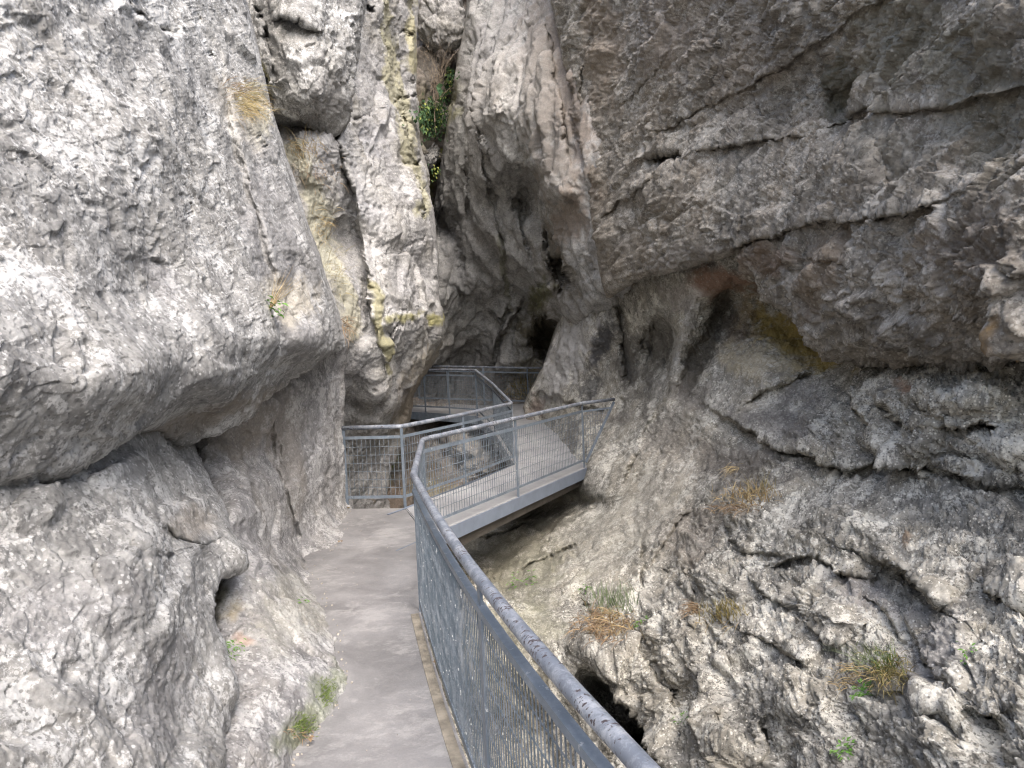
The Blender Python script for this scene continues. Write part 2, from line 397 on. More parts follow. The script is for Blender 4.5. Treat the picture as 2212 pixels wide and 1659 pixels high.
#--- near left wall, upper mass
sheet('cliff_left_upper',
  top=[(-800, -500), (505, -500)], bottom=[(-800, 1380), (0, 1058), (150, 985), (300, 915), (395, 948), (470, 920), (570, 865), (620, 825), (700, 778), (752, 745)],
  left=[(-800, -500), (-800, 1380)], right=[(505, -500), (532, 0), (588, 230), (650, 430), (700, 600), (735, 690), (752, 745)],
  ctrl=[(-800, -800, 2.6), (0, -800, 3.3), (490, -800, 8.0), (-800, 300, 1.9), (-800, 1380, 1.5), (0, 0, 3.0), (270, 0, 4.2), (520, 0, 6.8), (0, 500, 2.55), (300, 300, 3.7), (300, 650, 3.4),
        (560, 250, 6.3), (520, 500, 4.9), (640, 430, 6.4), (600, 650, 5.2), (715, 690, 6.4), (0, 850, 2.15), (200, 850, 2.6), (400, 800, 3.5), (560, 760, 4.6), (700, 740, 6.0),
        (0, 1040, 2.35), (150, 975, 2.82), (300, 905, 3.5), (395, 940, 4.4), (440, 880, 4.35), (470, 912, 4.65), (560, 858, 5.3), (610, 815, 5.9), (300, 860, 3.1), (450, 840, 3.9), (-400, 900, 1.75), (745, 742, 6.8)],
  mat=M['left'], step=2.6, noise_f=nf_left(.05, .02, .016, (.2, 1, .35), .05, (((.85, .5, 0), .8, .05, 1.), ((.5, .86, 0), .22, .018, 4.))),
  cracks=[([(255, -20), (290, 25), (340, 55), (385, 75)], 8, .22, .10, 60), ([(405, -10), (430, 60), (450, 120), (470, 180)], 5, .12, .06, 60), ([(548, 285), (566, 315), (580, 325)], 5, .12, .03, 40),
          ([(395, 430), (410, 480)], 6, .05, 0, 30), ([(700, 560), (660, 480), (630, 380)], 14, .1, -.06, 40), ([(480, 160), (520, 330), (560, 480), (610, 640)], 12, .02, -.10, 70)],
  blobs=[(400, 455, 12, 28, 10, -.06, 1), (330, 570, 40, 14, 25, -.05, 1), (640, 740, 60, 30, -40, .15, 1)],
  stains_shading=[((600, 560, 60, 260, -14), 0, (.21, .205, .205), .6), ((620, 655, 60, 50, 0), 0, (.33, .29, .20), .45), ((440, 890, 170, 26, -15), 0, (.20, .17, .135), .7), ((555, 240, 30, 60, 0), 0, (.38, .35, .22), .5),  # brown dark band on the underside: overhang shade put into the colour
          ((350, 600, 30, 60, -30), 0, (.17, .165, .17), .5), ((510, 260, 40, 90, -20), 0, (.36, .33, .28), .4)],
  roll=[('R', 26, .5), ('B', 20, .15)], skirt=[('R', [.15, .4, .8, 1.5, 2.5], 12), ('B', [.1, .3, .6, 1.2, 2.], 8)],
  label='pale rough limestone wall overhanging the left side of the path')

#--- near left wall, lower boulder-like mass
sheet('cliff_left_boulder',
  top=[(-800, 1180), (0, 1000), (200, 925), (300, 900), (355, 908), (405, 950)],
  bottom=[(-800, 2300), (380, 2300)],
  left=[(-800, 1180), (-800, 2300)],
  right=[(405, 950), (428, 985), (452, 1040), (478, 1100), (486, 1150), (522, 1195), (522, 1225), (470, 1245), (452, 1290), (455, 1340), (478, 1400), (505, 1480), (500, 1560), (470, 1659), (380, 2300)],
  ctrl=[(-800, 1180, 1.8), (0, 1060, 2.5), (200, 960, 3.25), (320, 925, 3.98), (395, 955, 4.6), (0, 1250, 2.25), (200, 1100, 2.9), (330, 1050, 3.5), (440, 1080, 4.2), (470, 1130, 4.2), (510, 1210, 4.0), (300, 1300, 2.7), (430, 1250, 3.5), (440, 1330, 3.3),
        (0, 1659, 1.85), (200, 1500, 2.25), (400, 1500, 2.9), (480, 1470, 3.2), (330, 1659, 2.35), (460, 1640, 2.8), (-800, 1659, 1.35), (-800, 2300, 1.2), (0, 2300, 1.6), (380, 2300, 2.3), (360, 1180, 3.2)],
  mat=M['left'], step=2.6, noise_f=nf_left(.03, .012, .015, (.4, 1, .3), .05, (((.35, .93, 0), .5, .05, 1.), ((.5, .86, 0), .17, .02, 4.))),
  cracks=[([(340, 1135), (380, 1160), (430, 1175), (470, 1165)], 6, .05, -.04, 50), ([(300, 1085), (350, 1100), (400, 1080), (455, 1085)], 5, .03, .04, 50), ([(180, 1040), (230, 1020), (280, 1000)], 6, .05, .05, 60),
          ([(190, 1230), (230, 1215), (290, 1205)], 7, .04, .04, 60), ([(0, 1120), (60, 1085), (120, 1065)], 6, .05, .04, 50)],
  blobs=[(425, 1105, 60, 45, 20, .05, 1), (500, 1205, 30, 26, 0, .03, 1)],
  stains_shading=[((330, 940, 80, 16, 20), 0, (.24, .225, .20), .5), ((350, 1500, 60, 130, 10), 0, (.21, .205, .205), .45), ((140, 1330, 140, 70, -20), 0, (.22, .215, .22), .35), ((410, 1130, 40, 30, 0), 0, (.34, .30, .25), .5)],
  roll=[('R', 20, .16), ('T', 16, .12)], skirt=[('R', [.1, .25, .5, .9, 1.6], 10), ('T', [.2, .5, 1, 1.8], 5)],
  label='rounded pale grey limestone mass at the lower left below the overhang')

#--- shoulder and rounded pillar that meet the path
foot = [(757, 1098), (732, 1162), (692, 1208), (660, 1228), (682, 1262), (702, 1300), (722, 1380), (740, 1450), (737, 1482), (708, 1545), (658, 1600), (625, 1659), (560, 1780)]
edge_r = [(758, 745), (742, 800), (744, 900), (750, 1000), (760, 1060)] + [(a+10, b+8) for a, b in foot] + [(530, 2000), (500, 2300)]
sheet('cliff_left_shoulder',
  top=[(360, 860), (480, 800), (600, 760), (758, 745)], bottom=[(280, 2300), (500, 2300)], left=[(360, 860), (350, 1100), (380, 1250), (400, 1659), (280, 2300)], right=edge_r,
  ctrl=[(a+10, b+8, gz(a+10, b+8, -.05)) for a, b in foot] + [(360, 860, 6.0), (480, 800, 6.6), (600, 760, 7.2), (750, 760, 8.5), (742, 800, 8.7), (744, 900, 8.8), (750, 1000, 8.8), (700, 850, 8.0), (690, 1000, 7.9), (700, 1100, 7.9), (640, 900, 7.3), (620, 830, 6.9),
        (640, 1100, 6.9), (590, 1000, 6.5), (560, 880, 6.1), (620, 1180, 6.3), (450, 960, 5.4), (500, 930, 5.8), (500, 1000, 5.6), (525, 1060, 5.2), (560, 1120, 5.3), (460, 1050, 5.2), (500, 1150, 4.75), (540, 1200, 4.7), (600, 1250, 4.9), (480, 1260, 4.3), (470, 1320, 4.1), (530, 1300, 4.2),
        (560, 1400, 3.9), (640, 1400, 4.15), (480, 1400, 3.85), (520, 1500, 3.5), (640, 1500, 3.75), (560, 1600, 3.2), (480, 1659, 2.95), (380, 1500, 3.4), (360, 1200, 5.0), (380, 1000, 5.6), (500, 2300, 2.2), (280, 2300, 2.4), (400, 1900, 2.6)],
  mat=M['low'], step=2.5, noise_f=nf_left(.04, .02, .015, (.3, 1, .6), .05, (((.5, .86, 0), .3, .025, 4.),)),
  cracks=[([(590, 880), (600, 960), (612, 1040), (640, 1130), (662, 1215)], 12, .22, -.04, 60), ([(520, 950), (535, 1020), (545, 1080), (570, 1130)], 8, .12, .10, 40), ([(470, 930), (500, 1000), (515, 1060)], 9, .10, .06, 40),
          ([(478, 1230), (472, 1290), (462, 1350), (478, 1390)], 12, .22, 0, 40), ([(480, 1385), (530, 1350), (560, 1370)], 5, .04, .02, 30)],
  blobs=[(690, 1000, 60, 160, 3, .22, 1), (500, 1120, 26, 40, 10, .08, 1)],
  stains_shading=[((530, 1385, 22, 16, 10), 0, (.42, .30, .24), .8), ((500, 1320, 20, 30, 20), 0, (.45, .38, .25), .6), ((470, 1290, 20, 60, 5), 0, (.10, .09, .045), .7), ((520, 930, 90, 60, -20), 0, (.21, .185, .155), .7), ((690, 1500, 50, 60, 30), 0, (.16, .19, .09), .5), ((640, 1590, 60, 36, -50), 0, (.17, .19, .09), .55), ((620, 960, 22, 150, -8), 0, (.22, .20, .18), .6),  # darkest spot is painted shade of the narrow recess; greens are moss
          ((610, 1330, 90, 90, 0), 0, (.36, .35, .29), .4)],
  roll=[('R', 16, .06)], skirt=[('R', [.08, .25, .6, 1.2, 2.2], 6), ('T', [.3, 1., 2.], 3)],
  label='rounded grey rock pillar and shoulder standing against the left edge of the path')

#--- tall slab behind, with the mossy band
sheet('cliff_left_slab',
  top=[(500, -400), (905, -400)], bottom=[(620, 1290), (835, 1290)], left=[(500, -400), (510, 300), (600, 700), (640, 900), (620, 1290)],
  right=[(905, -400), (905, 0), (898, 90), (900, 220), (905, 300), (925, 372), (935, 450), (946, 560), (942, 640), (958, 690), (956, 745), (915, 810), (893, 850), (884, 900), (862, 960), (832, 1020), (826, 1120), (835, 1290)],
  ctrl=[(500, -800, 11), (905, -800, 15), (600, 0, 9.6), (780, 0, 10.6), (830, 0, 11), (890, 0, 12.6), (890, 200, 12.3), (850, 150, 11.4), (800, 200, 10.2), (600, 300, 8.6), (660, 320, 8.5), (720, 320, 8.9), (780, 330, 9.8), (850, 330, 10.6), (880, 330, 11.4), (920, 400, 12.),
        (660, 480, 8.3), (740, 450, 8.9), (770, 500, 9.4), (850, 500, 9.9), (905, 500, 10.9), (940, 600, 11.9), (700, 620, 8.2), (780, 650, 8.9), (860, 650, 9.6), (920, 650, 10.8), (740, 740, 8.6), (800, 780, 9.1), (870, 760, 9.9), (940, 720, 11.3), (900, 790, 11.2),
        (760, 850, 9.6), (830, 860, 9.9), (880, 870, 11.6), (780, 960, 10.6), (830, 960, 11.4), (800, 1100, 11.5), (700, 1290, 12), (640, 900, 10)],
  mat=M['mid'], step=2.2, noise_f=nf_left(.09, .035, .03, (.2, .3, 1), .12, (((.3, .95, 0), .9, .07, 4.), ((.95, -.2, 0), .5, .06, 4.))),
  cracks=[([(735, 280), (728, 310), (748, 370), (770, 470), (790, 580), (802, 680), (820, 760)], 7, .18, -.22, 60), ([(615, 292), (660, 285), (700, 290), (730, 310)], 8, .22, .20, 40),
          ([(815, -30), (836, 60), (850, 150), (868, 240), (885, 330), (905, 420), (925, 520)], 9, .22, .20, 40), ([(845, 222), (880, 214), (905, 205)], 6, .35, .06, 25), ([(718, 300), (745, 270), (800, 240), (835, 228)], 4, .2, .08, 40),
          ([(828, 558), (850, 545), (880, 535), (925, 520)], 4, .14, .06, 30), ([(875, 350), (910, 352)], 5, .25, .05, 20), ([(865, 60), (890, 75)], 6, .25, .0, 20), ([(810, 15), (800, 30), (790, 5)], 7, .4, 0, 20),
          ([(700, 390), (735, 370)], 4, .1, .05, 25), ([(820, 700), (850, 680), (870, 672), (930, 680)], 5, .12, .08, 30), ([(838, 735), (862, 710), (880, 700)], 6, .2, .1, 30), ([(900, 170), (885, 178)], 5, .2, 0, 20)],
  blobs=[(672, 340, 45, 55, 5, .22, 2), (855, 700, 24, 18, 0, .15, 1), (945, 715, 22, 34, 10, .25, 1), (830, 830, 34, 50, 0, .14, 1), (700, 380, 30, 50, 0, .1, 1)],
  stains_shading=[(([(815, -60), (836, 60), (850, 150), (868, 240), (888, 340), (912, 460)],), 15, (.33, .31, .18), .62), (([(640, 330), (690, 450), (715, 560), (740, 650), (770, 720)],), 24, (.29, .275, .18), .6),
          (([(800, 600), (815, 660), (830, 740), (838, 800)],), 6, (.27, .25, .12), .7), ((870, 690, 34, 12, -10), 0, (.28, .26, .08), .7), ((700, 500, 36, 120, -12), 0, (.33, .32, .24), .6), ((945, 690, 16, 14, 0), 0, (.28, .26, .07), .7),
          (([(895, -60), (885, 60), (890, 150)],), 12, (.34, .31, .15), .6), ((900, 860, 40, 80, 30), 0, (.21, .175, .13), .8), ((920, 790, 30, 60, 35), 0, (.26, .23, .18), .7), ((790, 420, 50, 80, 0), 0, (.46, .46, .47), .35), ((810, 290, 40, 50, 0), 0, (.30, .30, .32), .5)],
  roll=[('R', 16, .5)], skirt=[('R', [.2, .6, 1.2, 2.2, 3.5], 6)],
  label='tall pale slab of rock with yellow moss streaks rising beyond the path railing')

#--- rounded mass bulging out above the band
sheet('cliff_left_bulge',
  top=[(505, -400), (815, -400)], bottom=[(600, 285), (650, 268), (700, 286), (737, 292)], left=[(505, -400), (530, 0), (570, 180), (600, 285)],
  right=[(815, -400), (800, -40), (788, 30), (778, 80), (768, 150), (752, 220), (737, 292)],
  ctrl=[(480, -800, 9), (830, -800, 11), (540, 0, 8.2), (650, 0, 8.0), (760, 0, 8.8), (600, 150, 7.9), (680, 150, 7.8), (740, 150, 8.4), (620, 270, 8.4), (680, 260, 8.2), (725, 270, 8.7), (670, 210, 7.8), (700, -400, 9)],
  mat=M['left'], step=2.4, noise_f=nf_left(.12, .04, .035, (.2, .3, 1), .12, (((.7, .7, 0), .6, .06, 4.),)),
  cracks=[([(552, 15), (568, 50), (574, 85)], 9, .4, .12, 25), ([(590, 45), (620, 38), (650, 48), (690, 70)], 5, .15, -.10, 40), ([(640, 130), (690, 90)], 4, .06, 0, 30), ([(560, 60), (590, 130), (600, 230)], 6, .15, .05, 30)],
  blobs=[], stains_shading=[((560, 170, 14, 60, -8), 0, (.40, .37, .18), .6), ((700, 215, 50, 60, 0), 0, (.24, .23, .22), .5)],
  roll=[('R', 40, .8), ('B', 34, .6)], skirt=[('R', [.3, .8, 1.5], 8), ('B', [.2, .6, 1.2, 2.], 6)],
  label='rounded pale rock bulging out above the mossy band')

#--- back wall of the gorge, fluted, and the overhanging column
def nf_back(p, u, v):
    q = (p@aniso((.15, 0, 1), .3)).astype(np.float32)
    w_ = wob(q, .2, 1.5)
    o = .20*fbm(w_*.8, 3) + .10*fbm(w_*2.3, 3, .5) + .02*fbm(p*5, 4, .62)
    h, e = facet(wob(w_, .05, 5)*1.5, .9); o += .12*h*np.clip(e/.12, 0, 1)
    h, e = facet(wob(p, .04, 8)*3.4, 1.); o += .035*h
    pit = perlin(w_*3+77); o -= .16*np.clip(pit-.45, 0, .2)/.2
    return o
sheet('cliff_back_wall',
  top=[(1010, -400), (1450, -400)], bottom=[(760, 1060), (1450, 1060)],
  left=[(1010, -400), (1008, 20), (1000, 70), (988, 117), (978, 187), (960, 303), (946, 373), (935, 450), (915, 520), (860, 700), (780, 850), (760, 1060)], right=[(1450, -400), (1450, 1060)],
  ctrl=[(1010, -800, 21), (1450, -800, 14), (1000, 60, 16), (985, 180, 16), (1020, 180, 14.8), (1063, 200, 13.6), (1110, 130, 13.3), (1180, 100, 12.7), (1300, 100, 11.8), (1090, 260, 13.0), (1060, 330, 13.7), (1130, 330, 13.2), (1110, 370, 13.9), (1060, 270, 13.5), (1200, 300, 12.0), (1300, 400, 11.2),
        (970, 350, 16.8), (1000, 420, 16.3), (1080, 430, 15.2), (1140, 400, 15.0), (1185, 400, 12.8), (1230, 450, 12.2), (1245, 520, 12.1), (1250, 580, 12.3), (1260, 650, 12.8), (1145, 480, 14.8), (1190, 490, 13.9), (1100, 550, 15.9), (1170, 590, 15.2), (1000, 560, 17.2), (950, 600, 17.5),
        (1040, 640, 18.), (960, 740, 18.6), (1040, 770, 20), (1000, 860, 20.5), (1130, 660, 18), (1110, 700, 18.3), (1070, 780, 19.1), (1130, 800, 19.1), (1150, 900, 19.5), (1200, 800, 18.6), (900, 850, 19.5), (780, 900, 18.5), (780, 1060, 18), (1450, 1060, 15), (1450, 700, 13)],
  mat=M['back'], step=2.3, noise_f=nf_back,
  cracks=[([(1140, 640), (1112, 680), (1078, 730), (1052, 795)], 6, .5, .35, 40), ([(1030, 240), (1045, 330), (1060, 430), (1085, 520), (1100, 620)], 9, .35, .15, 50), ([(1110, 420), (1130, 500), (1150, 560)], 9, .3, .1, 40),
          ([(1000, 300), (1010, 400), (1000, 480)], 8, .25, .12, 40), ([(965, 610), (1020, 640), (1075, 700), (1100, 640)], 6, .25, -.12, 40),
          ([(940, 380), (955, 450), (985, 520), (1000, 600)], 9, .35, -.15, 40), ([(1215, 0), (1225, 120), (1245, 260), (1262, 380)], 8, .25, -.12, 50), ([(1180, 30), (1195, 150), (1225, 280), (1240, 380)], 6, .15, .08, 40), ([(1155, 645), (1150, 700), (1140, 780)], 8, .4, -.2, 30)],
  blobs=[(1215, 590, 20, 38, -12, -1.2, 2), (1195, 540, 18, 50, -20, -.5, 1.5), (1182, 735, 30, 46, 10, -2.4, 2), (958, 480, 24, 40, 0, -1.2, 1.5), (970, 210, 18, 30, 0, -.8, 1.5), (1130, 450, 20, 30, -25, -.5, 1), (1180, 625, 40, 10, -20, .5, 1), (1150, 690, 24, 50, 10, .35, 1),
         (1063, 230, 18, 40, 10, .35, 1), (1200, 420, 40, 30, 0, .5, 1)],
  stains_shading=[((1205, 180, 90, 290, -6), 0, (.215, .19, .165), .85), ((1075, 160, 46, 200, 5), 0, (.25, .24, .23), .5), ((1200, 560, 34, 90, -15), 0, (.13, .11, .075), .7), ((1165, 650, 24, 40, 20), 0, (.14, .14, .06), .85), ((1170, 720, 50, 60, 0), 0, (.10, .085, .05), .85), ((1235, 470, 36, 60, 0), 0, (.20, .155, .12), .75), ((1240, 200, 40, 170, -10), 0, (.19, .155, .125), .8),  # cave and hole between the pillars: their shade painted dark
          ((1120, 200, 70, 100, 0), 0, (.24, .225, .205), .5), ((1030, 120, 30, 90, 8), 0, (.27, .26, .26), .5), ((990, 540, 50, 120, 0), 0, (.24, .235, .23), .4), ((1065, 200, 18, 20, 0), 0, (.10, .088, .075), .6), ((975, 235, 12, 50, 8), 0, (.26, .25, .08), .5), ((1090, 580, 8, 90, -10), 0, (.13, .13, .06), .5), ((1000, 830, 110, 60, 0), 0, (.19, .18, .175), .5), ((1140, 830, 40, 50, 0), 0, (.24, .21, .12), .5)],  # small dark dab under the ridge paints its overhanging shadow
  roll=[('L', 20, 1.0)], skirt=[('L', [.4, 1., 2., 4.], 8)],
  label='fluted shaded rock wall closing the far end of the gorge')

#--- cleft behind, and the mass above it
sheet('cliff_cleft',
  top=[(780, -400), (1120, -400)], bottom=[(780, 1000), (1120, 1000)], left=[(780, -400), (780, 1000)], right=[(1120, -400), (1120, 1000)],
  ctrl=[(780, -800, 21), (1120, -800, 21), (780, 0, 17), (940, 0, 18), (1000, 160, 19), (880, 200, 16), (930, 250, 17.2), (960, 400, 19.5), (920, 330, 17.5), (940, 480, 19.5), (950, 600, 20.5), (780, 1000, 22), (1120, 1000, 23), (900, 700, 20)],
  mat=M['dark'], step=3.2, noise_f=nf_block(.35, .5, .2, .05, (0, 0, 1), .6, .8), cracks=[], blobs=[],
  stains_shading=[((930, 380, 16, 60, 10), 0, (.22, .23, .06), .9), ((905, 250, 20, 60, 0), 0, (.16, .15, .08), .6)],
  label='narrow dark cleft between the left slab and the back wall')

#--- upper right overhang
lip = [(1310, 642), (1386, 603), (1456, 583), (1521, 567), (1588, 550), (1631, 598), (1656, 643), (1706, 675), (1756, 725), (1806, 770), (1856, 790), (1981, 781), (2106, 772), (2212, 770), (3000, 730)]
sheet('cliff_right_overhang',
  top=[(1160, -450), (3000, -450)], bottom=lip, left=[(1160, -450), (1190, 0), (1236, 200), (1256, 350), (1280, 500), (1298, 600), (1310, 642)], right=[(3000, -450), (3000, 730)],
  ctrl=[(1130, -800, 13), (3000, -800, 2.8), (1600, -800, 8), (2200, -800, 4.4), (1200, 0, 12.2), (1250, 300, 11.6), (1290, 560, 11.1), (1320, 630, 10.9), (1400, 0, 9.6), (1350, 300, 10.3), (1340, 480, 10.4), (1600, 0, 7.7), (1600, 300, 7.9), (1500, 430, 8.5), (1400, 560, 9.6), (1520, 540, 8.3),
        (1600, 540, 7.7), (1580, 500, 7.8), (1800, 0, 6.1), (1800, 200, 6.5), (1850, 350, 5.8), (1750, 450, 6.5), (1750, 560, 6.2), (1700, 640, 6.9), (1800, 690, 6.0), (1820, 760, 6.3), (2000, 0, 4.9), (2000, 200, 5.0), (2000, 400, 4.7), (2000, 550, 4.6), (2000, 700, 4.9), (1980, 765, 5.3),
        (2212, 0, 4.0), (2212, 300, 3.9), (2212, 550, 3.7), (2212, 720, 4.0), (2212, 760, 4.3), (3000, 0, 2.5), (3000, 730, 2.6)],
  mat=M['over'], step=2.6, noise_f=nf_block(.10, .08, .05, .022, (1, -1.2, .75), .5, 1.5, .5, (((-.42, .9, .1), .75, .12, 2.), ((-.4, .91, 0), .23, .045, 12.), ((.8, .5, .2), 1.1, .03, 7.))),
  cracks=[([(1386, 297), (1456, 272), (1556, 220), (1631, 185), (1706, 140), (1771, 90), (1886, 15), (1950, -40)], 3.8, 0.096, -0.046, 90), ([(1466, 330), (1556, 322), (1656, 302), (1756, 290), (1821, 270), (1886, 235), (2016, 235), (2136, 205), (2260, 190)], 4.5, 0.132, -0.078, 90),
          ([(1560, 552), (1620, 530), (1706, 505), (1781, 480), (1846, 470), (1906, 460), (2006, 450), (2071, 425)], 4.5, 0.144, -0.104, 90), ([(1300, 470), (1330, 440), (1386, 425), (1416, 395), (1436, 365)], 4.5, 0.150, -0.078, 40), ([(1386, 340), (1440, 345), (1500, 330)], 4.5, 0.120, -0.078, 50),
          ([(1299, 150), (1299, 200), (1296, 260)], 3.0, 0.072, 0.000, 30), ([(1330, 230), (1380, 200), (1430, 150), (1466, 110)], 3.0, 0.060, -0.026, 50), ([(1330, 270), (1360, 262), (1386, 297)], 3.0, 0.060, 0.000, 40), ([(1595, 535), (1700, 515), (1760, 480)], 3.0, 0.072, 0.039, 40),
          ([(1255, 100), (1262, 250), (1280, 330)], 5.2, 0.132, 0.065, 40), ([(1770, 90), (1800, 150), (1815, 220), (1840, 270)], 6.8, 0.072, -0.065, 80), ([(1900, 300), (1920, 400), (1900, 470)], 6.8, 0.072, 0.052, 80), ([(1610, 600), (1700, 570), (1800, 560), (1900, 600)], 7.5, 0.060, -0.039, 60),
          ([(2090, 160), (2110, 60), (2130, -30)], 9.0, 0.060, 0.065, 100), ([(1540, 455), (1600, 470), (1606, 520)], 3.0, 0.036, 0.033, 40), ([(1900, 690), (2000, 670), (2080, 660), (2212, 600)], 5.0, 0.030, -0.012, 60)],
  blobs=[(1825, 235, 36, 45, 0, -.32, 1.2), (1450, 348, 40, 14, 0, -.5, 1.3), (1400, 420, 44, 30, -20, .2, 1), (1560, 560, 30, 16, -15, .1, 1), (1660, 400, 90, 40, -25, .10, 1), (2060, 600, 90, 80, 0, .12, 1), (1750, 600, 70, 50, 30, .14, 1), (2120, 700, 60, 50, 0, -.1, 1)],
  stains_shading=[((1820, 190, 44, 90, 8), 0, (.07, .066, .045), .75), ((1950, 90, 120, 120, 0), 0, (.13, .122, .085), .5), ((2120, 220, 100, 160, 0), 0, (.125, .115, .08), .5), ((1600, 120, 140, 130, -20), 0, (.15, .125, .10), .4), ((1430, 80, 100, 80, 0), 0, (.20, .175, .16), .4), ((1300, 100, 40, 150, -4), 0, (.20, .16, .12), .6), ((1265, 330, 24, 120, -6), 0, (.19, .15, .115), .6),
          ((1660, 560, 50, 36, 10), 0, (.17, .11, .07), .6), ((1780, 590, 40, 100, 20), 0, (.15, .11, .075), .5), ((2200, 720, 20, 50, 0), 0, (.28, .16, .04), .8), ((2120, 520, 110, 80, -20), 0, (.14, .10, .07), .35), ((1480, 560, 80, 22, -12), 0, (.22, .20, .185), .4), ((1950, 330, 80, 50, 0), 0, (.14, .13, .10), .35)],
  roll=[('B', 24, .35), ('L', 30, .6)], skirt=[('B', [.12, .35, .8, 1.5, 2.5], 6), ('L', [.3, 1., 2.5], 10)],
  label='massive brown grey rock wall leaning out over the upper right')

